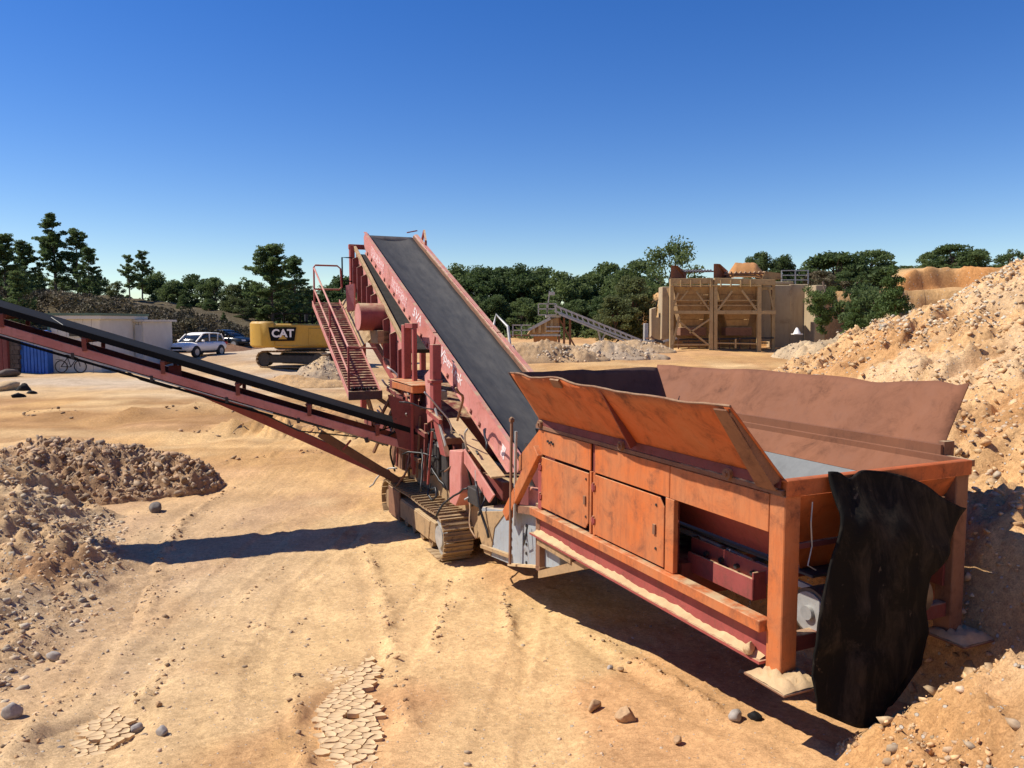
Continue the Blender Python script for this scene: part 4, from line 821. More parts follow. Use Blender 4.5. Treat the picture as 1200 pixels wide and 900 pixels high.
part(MB().tube([(-.10, 15.3, 4.85), (-.10, 15.3, 5.75), (.15, 15.3, 5.75)], .02, 8).tube([(-.10, 15.3, 5.15), (.15, 15.3, 5.15)], .016, 8), 'end_rail', 'black', cw, smooth=True)
for p_, q_ in (((-.45, 12.2, 3.05), (-.1, 12.0, 1.7)), ((-.7, 14.2, 4.1), (.2, 14.2, 3.2)), ((-.5, 11.6, 2.7), (.2, 11.6, 2.2))): part(MB().bar(p_, q_, .08), 'catwalk_bracket', 'tframe', cw)
for k in range(7): part(MB().add(*(lambda me: ([v.co * .05 + Vector((-.82 + .08 * k, 11.24 + .03 * (k % 3), 2.72)) for v in me.vertices], [p.vertices[:] for p in me.polygons]))(rock_mesh('lodged_stone', 900 + k, 1))), 'lodged_stone', 'cobble', cw, smooth='all')
bmesh_junk = [m for m in bpy.data.meshes if m.users == 0]
# sand and gravel caked on the upper screen side
P = []
for i in range(24):
    a = 12.9 + .09 * i; P.append([(-.22, a, zC(a) + .05), (-.1, a, zC(a) + .14 + .1 * random.random()), (.05, a, zC(a) + .20 + .14 * random.random()), (.14, a, zC(a) + .2 + .1 * random.random())])
part(MB().grid(P), 'caked_gravel', 'tframe', smooth=False)
part(MB().prism([(-.24, 14.2, zC(14.2) + .2), (-.05, 14.25, zC(14.2) + .25), (.0, 14.5, zC(14.5) + .75), (-.2, 14.5, zC(14.5) + .7)], (.05, .05, 0)), 'guard_plate', 'pink')
# ---- masts, boxes and pipework amidships
part(MB().box((.04, 8.62, 2.45), (.20, 8.80, 3.70)).box((.0, 8.60, 3.0), (.22, 8.82, 3.06)), 'lift_mast', 'red', bevel=.008)
part(MB().prism([(.06, 8.62, 2.5), (.06, 8.85, 2.5), (.06, 8.30, 1.75), (.06, 8.05, 1.75)], (.10, 0, 0)), 'mast_leg', 'red', bevel=.006)
part(MB().bar((.05, 8.55, 2.55), (.05, 8.0, 1.95), .02, .05), 'mast_rod', 'galv')
part(MB().prism([(.12, 8.9, 3.3), (.12, 9.35, 3.1), (.12, 9.2, 2.2), (.12, 8.9, 2.3)], (.06, 0, 0)), 'link_plate', 'pink', bevel=.006)
part(MB().box((.10, 10.6, 2.75), (.26, 10.78, 4.05)), 'lift_mast', 'red', bevel=.008)
part(MB().box((.12, 10.1, 3.98), (.24, 10.6, 4.08)).box((.14, 10.1, 2.9), (.22, 10.2, 3.98)), 'mast_head', 'red', bevel=.006)
part(MB().box((-.12, 9.35, 2.76), (.35, 10.75, 2.90)).prism([(-.14, 9.3, 2.90), (.37, 9.3, 2.90), (.37, 10.8, 2.93), (-.14, 10.8, 2.93)], (0, 0, .02)), 'cover_box', 'orange', bevel=.01)
part(MB().bar((-.06, 9.6, 1.3), (-.06, 9.6, 2.76), .05).bar((.3, 10.5, 1.3), (.3, 10.5, 2.76), .08).bar((.3, 9.4, 1.3), (.3, 9.4, 2.76), .08), 'support_leg', 'red')
part(MB().prism([(.06, 7.22, 1.98), (.06, 7.85, 1.90), (.06, 7.85, .98), (.06, 7.55, .98), (.06, 7.3, 1.25), (.06, 7.3, 1.55)], (.42, 0, 0)), 'hydraulic_tank', 'pink', bevel=.015)
part(MB().cyl((.25, 7.55, 1.95), (.25, 7.55, 2.05), .06, 12), 'filler_cap', 'dark')
part(MB().prism([(.10, 6.1, 1.72), (.34, 6.1, 1.72), (.34, 8.05, 2.40), (.10, 8.05, 2.40)], (0, 0, .03)), 'service_step', 'sandy', bevel=.006)
part(MB().prism([(.08, 5.95, 1.50), (.08, 7.2, 2.02), (.08, 7.2, 1.78), (.08, 6.15, 1.34)], (.03, 0, 0)), 'chute_side', 'pink', bevel=.006)
part(MB().prism([(.10, 8.1, 1.95), (.45, 8.1, 1.95), (.45, 8.6, 2.05), (.10, 8.6, 2.05)], (0, 0, .12)), 'valve_bank', 'brown', bevel=.01)
part(MB().box((.1, 6.55, 1.15), (.4, 7.1, 1.42)), 'battery_box', 'dark', bevel=.01); part(MB().cyl((.12, 6.7, 1.55), (.12, 6.7, 1.75), .045, 12), 'bottle', 'galv')
part(MB().box((.15, 8.7, 1.25), (.5, 9.2, 1.85)).box((.15, 9.5, 1.2), (.5, 10.3, 1.75)), 'pump_box', 'dark', bevel=.02)
part(MB().box((.12, 10.9, 1.0), (.5, 11.7, 2.3)), 'side_guard', 'brown', bevel=.02)
part(MB().prism([(.42, 6.6, 1.3), (.42, 11.6, 1.5), (.42, 11.6, 2.6), (.42, 8.6, 2.2), (.42, 6.6, 1.6)], (.03, 0, 0)), 'inner_panel', 'dred')
part(MB().box((.16, 8.25, 1.1), (.42, 8.55, 1.75)), 'filter_box', 'dark', bevel=.02); part(MB().cyl((.2, 9.3, 1.2), (.2, 9.3, 1.7), .09, 14), 'oil_filter', 'dark', smooth=True); part(MB().cyl((.1, 10.0, 2.2), (.1, 10.5, 2.2), .10, 14), 'air_cleaner', 'dark', smooth=True)
for k_ in range(7): part(MB().bar((.02 + .05 * (k_ % 2), 8.9 + .34 * k_, 1.1), (.08, 8.8 + .36 * k_, 2.1 + .1 * (k_ % 3)), .035 + .02 * (k_ % 2)), 'frame_bar', ('red', 'dred', 'brown')[k_ % 3])
for k_, (a_, z_, l_) in enumerate(((9.0, 2.0, 1.6), (9.4, 1.45, 1.9), (8.2, 2.35, .7), (10.4, 2.55, 1.2))): part(MB().bar((.03, a_, z_), (.03, a_ + l_, z_ + .12), .06, .08), 'cross_rail', ('dred', 'brown', 'red', 'dred')[k_])
part(MB().bar((.0, 10.9, 2.45), (-.3, 11.6, 1.3), .05).bar((-.05, 11.0, 2.6), (-.35, 11.9, 1.5), .05).bar((-.1, 11.2, 2.1), (-.28, 11.5, 2.0), .04).bar((-.18, 11.4, 1.7), (-.32, 11.75, 1.6), .04), 'access_ladder', 'brown')
rh = random.Random(31)
for k in range(44):
    a, s, z = rh.uniform(6.4, 11.8), rh.uniform(-.05, .35), rh.uniform(1.05, 2.5)
    pts = [Vector((s, a, z))]; d = Vector((rh.uniform(-.3, .3), rh.uniform(-1, 1), rh.uniform(-.6, .6))).normalized()
    for j in range(7): d = (d + Vector((rh.uniform(-.3, .2), rh.uniform(-.4, .4), rh.uniform(-.5, .3)))).normalized(); pts.append(pts[-1] + d * .13)
    part(MB().tube(pts, rh.choice((.014, .018, .022)), 6), 'hose', rh.choice(('hose', 'hose', 'galv', 'brown')), smooth='all')
part(MB().tube([(.0, 8.7, 1.15), (-.08, 8.6, .98), (-.05, 8.45, .90), (.0, 8.35, 1.0), (.02, 8.45, 1.12), (-.02, 8.7, 1.05)], .022, 8), 'hose', 'hose', smooth='all')
for k in range(30):
    a, s, z = rh.uniform(8.0, 11.6), rh.uniform(.0, .3), rh.uniform(1.2, 2.7); w = rh.uniform(.05, .16)
    part(MB().box((s, a, z), (s + w, a + w * rh.uniform(1, 2), z + w * rh.uniform(.6, 1.4))), 'fitting', rh.choice(('dark', 'brown', 'galv', 'dred')), bevel=.008)
# ---- side discharge conveyor rising to the left
T0 = Vector((-2.0, 15.15, 2.01)); TD = Vector((-.97, -.242, .332))
def tc(t, off=0.0, side_=0.0):
    n_ = Vector((.242, -.97, 0)); n_.normalize(); return MI @ (T0 + TD * t + Vector((0, 0, off)) + n_ * side_)
tcv = part(MB().bar(tc(-.6, -.34, -.70), tc(8.6, -.34, -.70), .06, .12), 'discharge_conveyor', 'dred', bevel=.006, label='long side conveyor rising out of frame at left')
part(MB().bar(tc(-.6, -.34, .40), tc(8.6, -.34, .40), .06, .15), 'side_beam', 'pink', tcv, bevel=.006)
P = []
for i in range(30):
    t_ = -.8 + 9.5 * i / 29; P.append([tc(t_, o_, sd_) for sd_, o_ in ((-.74, .04), (-.35, -.02), (0, -.03), (.25, -.02), (.45, .04))])
b2 = part(MB().grid(P), 'conveyor_belt', 'black', tcv, smooth='all', solid=.012)
part(MB().bar(tc(-.6, -.01, .46), tc(8.6, -.01, .46), .03, .10), 'belt_skirt', 'black', tcv); part(MB().bar(tc(-.6, -.01, -.75), tc(8.6, -.01, -.75), .03, .10), 'belt_skirt', 'black', tcv)
part(MB().bar(tc(1.5, -.46, -.15), tc(8.6, -.44, -.15), 1.0, .03), 'return_belt', 'belt', tcv)
part(MB().bar(tc(2.6, -.45, .41), tc(8.5, -.44, .41), .03, .02), 'lit_edge_strip', 'galv', tcv)  # pale strip added as the sunlit upper edge of the return belt
part(MB().bar(tc(2.6, -.51, .41), tc(8.5, -.48, .41), .04, .04), 'lower_rod', 'black', tcv)
for t_ in (.7, 1.95, 3.2, 4.45, 5.7, 6.95, 8.2):
    part(MB().cyl(tc(t_, -.10, -.7), tc(t_, -.10, .40), .06, 10).bar(tc(t_, -.30, .44), tc(t_, -.08, .48), .04, .07).bar(tc(t_, -.30, -.74), tc(t_, -.08, -.78), .04, .07), 'idler_set', 'dred' if t_ < 7 else 'red', tcv)
    part(MB().cyl(tc(t_ + .2, -.47, -.38), tc(t_ + .2, -.47, .38), .035, 10).bar(tc(t_ + .2, -.50, .42), tc(t_ + .2, -.40, .42), .04, .05), 'return_roller', 'dark', tcv)
part(MB().cyl(tc(8.7, -.16, -.76), tc(8.7, -.16, .47), .2, 18), 'head_drum', 'idler', tcv, smooth=True)
bq = [at(210, 447, 14.3), at(330, 488, 14.85), at(455, 556, 15.5)]; part(MB().bar(MI @ bq[0], MI @ bq[2], .12, .17), 'stay_beam', 'red', tcv, bevel=.006)
part(MB().bar(MI @ at(375, 508, 15.0), MI @ at(470, 566, 15.6), .13, .16), 'stay_sleeve', 'brown', tcv, bevel=.008); part(MB().bar(MI @ at(402, 527, 15.1), MI @ at(411, 516, 15.1), .04), 'stay_pin', 'red', tcv)
part(MB().box(MI @ at(206, 441, 14.3) - Vector((.12, .1, .1)), MI @ at(206, 441, 14.3) + Vector((.1, .1, .2))), 'stay_lug', 'red', tcv)
part(MB().tube([MI @ at(*q) for q in ((60, 372, 13.6), (95, 395, 13.5), (130, 424, 13.5), (165, 445, 13.7), (200, 455, 14), (235, 452, 14.2))], .012, 6), 'hanging_cable', 'hose', tcv, smooth='all')
part(MB().tube([MI @ at(*q) for q in ((255, 455, 14.3), (300, 472, 14.5), (350, 492, 14.8), (400, 505, 15.0), (455, 522, 15.3))], .022, 6), 'hydraulic_pipe', 'galv', tcv, smooth='all')
part(MB().tube([MI @ at(*q) for q in ((225, 450, 14.2), (290, 476, 14.4), (350, 505, 14.8), (420, 512, 15.2), (460, 500, 15.4))], .014, 6), 'hose', 'hose', tcv, smooth='all')
part(MB().prism([tc(-.5, .5, .5), tc(.5, .55, .5), tc(.3, -.4, .45), tc(-.5, -.4, .45)], (.03, 0, 0)), 'chute_plate', 'dred', tcv)
# stone lodged on the lower flange beside the near post
o = inst('stone', rock_mesh('stone', 77, 3, .8, .25, M['sandy']), None, MW @ Vector((-.03, .30, 1.385)), (0, 0, 1), .075); tag(o, 'pale sandy lump lodged on the beam beside the near corner post', 'stone')
# ------------------------------------------------------------------ background: plant, sheds, vehicles
M['concrete'] = paint('stained_concrete', (.46, .36, .22), (.40, .30, .18), (.27, .18, .10), .35, .35, .9, streak=.9)
M['ochre_steel'] = paint('ochre_steel', (.48, .33, .15), (.40, .27, .12), (.22, .12, .06), .4, 1.0, .7)
M['bin'] = paint('bin_plate', (.40, .26, .11), (.34, .20, .085), (.19, .10, .05), .45, .8, .75, streak=.9)
M['shed_beige'] = plain('shed_beige', (.58, .54, .46), .7, 0, .08, 1.5); M['shed_grey'] = plain('shed_grey', (.50, .49, .46), .7, 0, .08, 1.5)
M['shed_green'] = plain('shed_green', (.10, .16, .10), .6); M['blue'] = plain('blue_paint', (.02, .11, .42), .5, 0, .2, 2); M['darkbrick'] = plain('dark_block', (.10, .075, .06), .9, 0, .3, 3)
M['yellow'] = paint('machine_yellow', (.54, .31, .035), (.48, .27, .04), (.30, .18, .05), .2, 1.2, .5, dustamt=.5); M['carwhite'] = plain('car_white', (.88, .84, .76), .4, 0, .02, 3, 0); M['cardark'] = plain('car_dark', (.012, .018, .022), .2, 0, .1, 3, 0)
M['glass'] = plain('car_glass', (.015, .02, .025), .08, 0, .1, 3, 0); M['tyre'] = plain('tyre', (.022, .02, .018), .85); M['lamp'] = plain('lamp_glass', (.6, .6, .6), .15, 0, .05); M['redlamp'] = plain('red_lamp', (.35, .02, .02), .2)
M['bark'] = plain('bark', (.14, .095, .065), .9, 0, .35, 2, .5); M['sandheap'] = plain('ochre_fill', (.45, .21, .07), .95, 0, .25, 1.2, .5)
PY = 60.0
def A(px, py, Y=PY): return at(px, py, Y)
pr = empty('concrete_wall', A(935, 408), 0, 'tall stained concrete retaining wall right of the steel bin frame', 'wall')
def cpart(m, name, mat, root, **k):
    o = m.build(name, M[mat] if isinstance(mat, str) else mat, root, **k); o.matrix_parent_inverse = Matrix.Translation(root.location).inverted(); return o
for (x0, x1, yt, Y, dp) in ((904, 925, 334, 60.8, .8), (925.1, 945, 333, 60.85, .8), (945.1, 966, 335, 60.8, .8)):
    cpart(MB().box(A(x0, yt, Y), A(x1, 415, Y) + V(0, dp, 0)), 'wall_panel', 'concrete', pr, bevel=.04)
cpart(MB().box(A(956, 334, 58.6), A(966, 415, 58.6) + V(0, 2.2, 0)), 'buttress', 'concrete', pr, bevel=.04)
cpart(MB().box(A(905, 330, 60.9), A(930, 333.2, 60.9) + V(0, .9, 0)), 'coping', 'concrete', pr, bevel=.03)
hr = MB(); rr_ = empty('guard_rail', A(915, 330, 61), 0, 'thin steel guard rail on top of the concrete wall', 'railing')
for y in (317, 322.5, 328): cpart(MB().bar(A(916, y, 61.2), A(948, y, 61.2), .07), 'rail', 'galv', rr_)
for x in (916, 932, 947): cpart(MB().bar(A(x, 333, 61.2), A(x, 317, 61.2), .08), 'post', 'galv', rr_)
o = MB().box(A(776, 336, 60.5), A(787, 415, 60.5) + V(0, 1.5, 0)).build('concrete_wall', M['concrete'], bevel=.04); tag(o, 'narrow concrete pier at the left end of the steel bin frame', 'wall')
o = MB().prism([A(763, 412, 61), A(763, 362, 61), A(769, 360, 61), A(769, 372, 61), A(776, 372, 61), A(776, 412, 61)], V(0, .8, 0)).build('concrete_wall', M['concrete'], bevel=.03); tag(o, 'low stepped concrete wall left of the pier', 'wall')
bf = empty('aggregate_bins', A(838, 408, 58), 0, 'ochre steel frame with a pair of open aggregate bins', 'aggregate bins')
Y0, Y1 = 57.5, 60.2
for (x, yt, Y, w) in ((787, 329, Y0, .28), (833.5, 327, Y0, .26), (838.5, 327, Y0, .26), (889.5, 329, Y0, .30), (906, 333, Y0 + 1.5, .26), (787, 330, Y1, .25), (836, 330, Y1, .25), (890, 330, Y1, .25)):
    b = A(x, 400, Y); cpart(MB().bar(V(b.x, Y, float(base(np.array([Y]))[0]) - .1), A(x, yt, Y), w), 'post', 'ochre_steel', bf, bevel=.02)
for (x0, y0, x1, y1, Y, w) in ((785, 330, 835, 329, Y0 - .02, .42), (837, 329, 908, 331, Y0 - .02, .42), (786, 334.5, 892, 335, Y0 - .16, .10), (786, 366, 834, 366, Y0 - .04, .24), (838, 366, 909, 366, Y0 - .04, .28), (786, 352, 834, 352, Y0 - .05, .07), (838, 352, 890, 352, Y0 - .05, .07), (838, 358, 890, 358, Y0 - .05, .07), (786, 358, 834, 358, Y0 - .05, .07),
        (816, 342, 832, 364, Y0 - .06, .13), (869, 340, 887, 364, Y0 - .06, .15), (858, 341, 841, 364, Y0 - .06, .15), (795, 343, 788, 362, Y0 - .06, .13), (806, 341, 797, 352, Y0 - .06, .10), (796, 377, 830, 404, Y0 - .06, .13), (832, 374, 808, 390, Y0 - .06, .13), (796, 371, 788, 405, Y0 - .1, .16), (901, 338, 906, 362, Y0 + .6, .12), (890, 338, 905, 338, Y0 + .7, .2), (838, 402, 890, 403, Y0 - .04, .1), (862, 397, 862, 408, Y0 - .05, .12), (787, 404, 834, 404, Y0 - .04, .12)):
    p, q = A(x0, y0, Y), A(x1, y1, Y); cpart(MB().bar(p, q, w * .6 if abs(q.x - p.x) < .2 else w * .7, w), 'beam' if abs(y0 - y1) < 3 else 'brace', 'ochre_steel', bf, bevel=.012)
for x in np.linspace(798, 880, 8): cpart(MB().bar(A(x, 328, Y0 - .25), A(x, 336, Y0 - .25), .10), 'rib', 'ochre_steel', bf)
for (x0, x1) in ((789, 833), (840, 888)):
    tl, tr, br, bl_ = A(x0, 336, Y0 + .1), A(x1, 336, Y0 + .1), A((x0 + x1) / 2 + 12, 384, Y0 + 1.4), A((x0 + x1) / 2 - 12, 384, Y0 + 1.4)
    k_ = 5
    for j in range(k_):                           # bin front is made of stacked plates
        f0, f1 = j / k_, (j + 1) / k_ - .012
        cpart(MB().prism([tl.lerp(bl_, f0), tr.lerp(br, f0), tr.lerp(br, f1), tl.lerp(bl_, f1)], V(0, .06, 0)), 'bin_plate', 'bin', bf)
    bl2, br2 = A(x0, 336, Y1 + .2), A(x1, 336, Y1 + .2)
    cpart(MB().prism([bl2, br2, V(br2.x, br2.y, 2.0), V(bl2.x, bl2.y, 2.0)], V(0, .1, 0)), 'bin_back', 'bin', bf)
    for s_, q0, q1 in ((1, tl, bl_), (-1, tr, br)): cpart(MB().prism([q0, q1, q1 + V(0, 1.0, 0), V(q0.x, Y1, q0.z)], V(.05 * s_, 0, 0)), 'bin_side', 'bin', bf)
    gx = A((x0 + x1) / 2, 388, Y0 + 1.5); cpart(MB().box(gx + V(-1.0, -.4, -.35), gx + V(1.0, .8, .3)), 'discharge_gate', 'brown', bf, bevel=.03)
bw = cpart(MB().box(A(786, 400, 60.6), A(906, 334, 60.6) + V(0, .3, 0)), 'back_wall', 'concrete', bf)
cpart(MB().bar(A(790, 398, Y0 + 1.6), A(905, 396, Y0 + 1.6), .8, .12).bar(A(800, 401, Y0 + .8), A(900, 402, Y0 + .8), .1), 'weigh_belt', 'dark', bf)
for k in range(9): cpart(MB().bar(A(795 + 12 * k, 396 + 2 * (k % 2), Y0 + 1.2), A(795 + 12 * k, 409, Y0 + 1.2), .09), 'belt_leg', 'brown', bf)
for (x0, x1, yt) in ((786, 800, 311), (836, 849, 309)):
    cpart(MB().prism([A(x0, 328, 57.6), A(x0, yt, 57.6), A(x0 + 4, yt, 57.6), A(x1, yt + 8, 59.8), A(x1, 328, 59.8)], V(.35, .25, 0)), 'wing_wall', 'rust', bf, bevel=.03)
for k in range(10): cpart(MB().bar(A(801 + 3.4 * k, 318, 59.0), A(803 + 3.4 * k, 316.5, 59.0), .16), 'grid_bar', 'galv', bf)
cpart(MB().bar(A(800, 319, 59.1), A(836, 318, 59.1), .10), 'grid_beam', 'brown', bf)
cpart(MB().prism([A(893, 327, 58), A(897, 318, 58), A(914, 320, 58), A(916, 327, 58)], V(0, 1.5, 0)), 'side_chute', 'bin', bf)
P = []
for i in range(26):
    u = i / 25; row = []
    for j in range(9):
        v = j / 8; x = 848 + (902 - 848) * u; h = min(1, u * 4.2, (1 - u) * 3.2) * (1 - .85 * abs(2 * v - 1)**2); q = A(x, 328, 58 + 2.6 * v); row.append(q + V(0, 0, 1.25 * h * (1 + .06 * random.random())))
    P.append(row)
sh_ = MB().grid(P).build('sand_heap', M['sandheap'], smooth='all'); tag(sh_, 'orange-brown heap of sand filling the right bin', 'sand heap')
for k in range(9): cpart(MB().bar(A(850 + 5.5 * k, 321, 58.2), A(851.5 + 5.5 * k, 318.5, 58.3), .12), 'grid_bar', 'brown', bf)
cpart(MB().bar(A(848, 321.5, 58.1), A(896, 320, 58.1), .10), 'grid_beam', 'brown', bf)
# white marker cone by the wall
cn = empty('traffic_cone', A(934, 392, 56), 0, 'small white cone in front of the concrete wall', 'cone'); cpart(MB().tube([A(934, 391, 56), A(934, 386, 56), A(934, 384, 56)], [.28, .14, .06], 12), 'cone_body', 'carwhite', cn, smooth=True); cpart(MB().box(A(934, 391, 56) + V(-.32, -.32, -.06), A(934, 391, 56) + V(.32, .32, 0)), 'cone_foot', 'carwhite', cn)
# stockyard conveyor and screening tower
fc = empty('field_conveyor', A(690, 405, 58), 0, 'grey lattice conveyor sloping down from the far screening tower', 'conveyor')
c0, c1 = (650, 358), (752, 399)
for off, Y in ((0, 57.6), (0, 58.6)):
    for dy in (0, 6.5): cpart(MB().bar(A(c0[0], c0[1] + dy, Y), A(c1[0], c1[1] + dy * .7, Y), .10, .14), 'truss_chord', 'galv', fc)
    for k in range(17):
        f = k / 16; x = c0[0] + (c1[0] - c0[0]) * f; y = c0[1] + (c1[1] - c0[1]) * f; cpart(MB().bar(A(x, y, Y), A(x + 2, y + 6.2, Y), .09), 'truss_strut', 'galv', fc)
cpart(MB().bar(A(648, 358.5, 58.1), A(753, 400.5, 58.1), .8, .06), 'belt', 'dark', fc)
cpart(MB().bar(A(655, 368, 57.4), A(735, 401, 57.4), .10, .12), 'handrail', 'galv', fc)
for (x0, y0, x1, y1) in ((700, 384, 706, 408), (712, 386, 700, 408), (735, 396, 735, 410)): cpart(MB().bar(A(x0, y0, 58.1), A(x1, y1, 58.1), .12), 'trestle_leg', 'galv', fc)
st = empty('screening_tower', A(640, 408, 58), 0, 'rusty screening tower with a railed platform at the top of the far conveyor', 'tower')
cpart(MB().box(A(622, 394, 58), A(657, 392, 58) + V(0, 2.4, 0)), 'platform', 'galv', st); cpart(MB().box(A(626, 411, 58.2), A(653, 394, 58.2) + V(0, 2, 0)), 'tank', 'sandheap', st, bevel=.03)
cpart(MB().prism([A(618, 392, 58), A(622, 386, 58), A(643, 374, 58), A(655, 372, 58), A(655, 391, 58)], V(0, 1.8, 0)), 'screen_housing', 'bin', st, bevel=.03); cpart(MB().bar(A(619, 387, 57.9), A(645, 373, 57.9), .2, .2), 'housing_edge', 'galv', st)
for k in range(4): cpart(MB().box(A(624 + 7 * k, 390, 57.85), A(627 + 7 * k, 381 - 2 * k, 57.85) + V(0, .12, 0)), 'housing_rib', 'ochre_steel', st)
cpart(MB().box(A(640, 372, 58), A(657, 369.5, 58) + V(0, 1.6, 0)), 'upper_platform', 'galv', st)
for (x0, y0, x1, y1) in ((631, 356, 652, 356), (631, 369, 652, 369), (631, 356, 631, 369), (641, 356, 641, 369), (652, 356, 652, 369), (631, 362, 652, 362), (600, 381, 622, 381), (600, 387, 622, 387), (601, 381, 601, 394), (611, 381, 611, 394), (640, 383, 657, 383), (640, 388, 657, 388), (644, 341, 641, 369)): cpart(MB().bar(A(x0, y0, 57.7), A(x1, y1, 57.7), .08), 'railing', 'galv', st)
for x in (627, 655, 661, 668): cpart(MB().bar(A(x, 370 if x > 650 else 392, 58.3), A(x, 412, 58.3), .16), 'tower_leg', 'brown', st)
cpart(MB().bar(A(655, 373, 58.3), A(676, 410, 58.3), .12).bar(A(598, 393, 58), A(620, 393, 58), .4, .1), 'stair_stringer', 'brown', st)
lamp = A(647, 344, 57.7); cpart(MB().box(lamp + V(-.2, -.1, -.12), lamp + V(.2, .1, .12)), 'floodlight', 'galv', st)
mc = empty('scrap_stack', A(765, 405, 58.5), 0, 'jumble of grey steel frames stacked beside the low concrete wall', 'scrap'); rs = random.Random(8)
for k in range(16):
    p = A(rs.uniform(752, 786), rs.uniform(396, 409), 58.5 + rs.uniform(-.6, .6)); d = V(rs.uniform(-1.4, 1.4), rs.uniform(-.3, .3), rs.uniform(-.25, .3)); cpart(MB().bar(p - d * .6, p + d * .6, rs.uniform(.08, .2)), 'steel_piece', rs.choice(('galv', 'brown', 'dark')), mc)
cpart(MB().box(A(755, 408, 59), A(760, 379, 59) + V(0, .6, 0)), 'grey_cabinet', 'galv', mc, bevel=.02)
# ---- sheds on the left
SY = 43.5
def gz0(Y): return float(base(np.array([float(Y)]))[0])
def floor_box(x0, x1, yt, Y, dp, m=None):
    p, q = A(x0, yt, Y), A(x1, yt, Y); return (m or MB()).box(V(p.x, Y, gz0(Y) - .15), V(q.x, Y + dp, p.z))
s1 = empty('shed', A(85, 431, SY), 0, 'beige cabin with a dark green roof edge, bicycle leaning on it', 'shed')
for k in range(6): cpart(floor_box(57 + 10 * k, 66.7 + 10 * k, 374, SY, 5), 'wall_panel', 'shed_beige', s1, bevel=.01)
cpart(MB().box(A(53, 374, SY - .25), A(118, 369.5, SY - .25) + V(0, 5.6, 0)), 'roof', 'shed_beige', s1, bevel=.02); cpart(MB().box(A(52.5, 369.4, SY - .3), A(118.5, 366.8, SY - .3) + V(0, 5.7, 0)), 'roof_edge', 'shed_green', s1)
cpart(floor_box(55, 57.5, 374, SY - .08, .3), 'corner_trim', 'shed_green', s1)
cpart(MB().box(A(80, 395, SY - .06), A(93, 380, SY - .06) + V(0, .05, 0)), 'window_frame', 'shed_grey', s1); cpart(MB().box(A(81, 394, SY - .09), A(92, 381, SY - .09) + V(0, .04, 0)), 'window_pane', 'glass', s1)
s2 = empty('shed', A(140, 418, 47.5), 0, 'grey flat-roofed cabin with a pale louvred end behind the beige one', 'shed')
cpart(floor_box(113, 147, 377, 47.5, 4), 'wall_panel', 'shed_grey', s2, bevel=.01)
for k in range(7): cpart(floor_box(147.2 + 3 * k, 149.8 + 3 * k, 377, 47.4, 4), 'louvre', 'shed_beige', s2, bevel=.015)
cpart(MB().box(A(112, 377, 47.2), A(169, 374.5, 47.2) + V(0, 4.6, 0)), 'roof', 'shed_beige', s2); cpart(MB().bar(A(124, 375, 48), A(124, 367, 48), .18), 'flue', 'shed_grey', s2); cpart(floor_box(158, 165, 381, 47.3, .1), 'door', 'shed_grey', s2)
s3 = empty('container', A(40, 437, 43), 0, 'bright blue ribbed container beside a dark block wall', 'container')
for k in range(8): cpart(floor_box(22.2 + 4.05 * k, 25.6 + 4.05 * k, 390, 43 - .04 * (k % 2), 3), 'ribbed_panel', 'blue', s3, bevel=.015)
cpart(floor_box(21, 55.4, 387.5, 43.1, 3.2), 'container_frame', 'blue', s3)
s4 = empty('block_wall', A(15, 437, 43), 0, 'dark block wall between a red post and the blue container', 'wall')
for r_ in range(9):
    for c_ in range(2):
        b = A(9 + 6.2 * c_ + (1.5 if r_ % 2 else 0), 437 - 5.4 * r_, 42.8); cpart(MB().box(b, b + V(.28, .4, .245)), 'block', 'darkbrick', s4, bevel=.01)
o = floor_box(2, 7, 387, 42.6, .3).build('gate_post', M['dred'], bevel=.02); tag(o, 'dark red steel post at the left edge beside the block wall', 'post')
o = floor_box(-40, 1.5, 388, 42.8, .2).build('gate_leaf', M['dred'], bevel=.01); tag(o, 'dark red sheet gate leaf at the far left edge', 'gate')
for i, (px, py, Y, w, d, h, mt, lb) in enumerate([(8, 441, 41, 1.0, .8, .5, 'darkbrick', 'dark stone block at the left edge by the red post'), (4, 458, 35.5, 1.0, .9, .55, 'sandy', 'upper sandstone block stacked at the left edge'), (6, 468, 35.3, 1.3, 1.0, .5, 'sandheap', 'lower sandstone block at the left edge'), ]):
    q = A(px, py, Y); o = inst('stone_block', rock_mesh('stone_block', 300 + i, 2, .9, .25, M[mt]), None, q + V(0, 0, h * .3), (0, 0, i), (w * .6, d * .6, h * .7)); tag(o, lb, 'stone block')
for i, (px, py, s) in enumerate([(28, 458, .45), (20, 466, .3), (38, 462, .25)]):
    x, y = gp(px, py); o = inst('rock', rock_mesh('rock', 320 + i, 2, .7, .3, M['rubblest']), None, (x, y, gz0(y) + s * .25), (0, 0, i), s); tag(o, ['largest grey rock beside the sandstone blocks at left', 'grey rock nearest the lower sandstone block', 'outermost small grey rock right of the sandstone blocks'][i], 'rock')
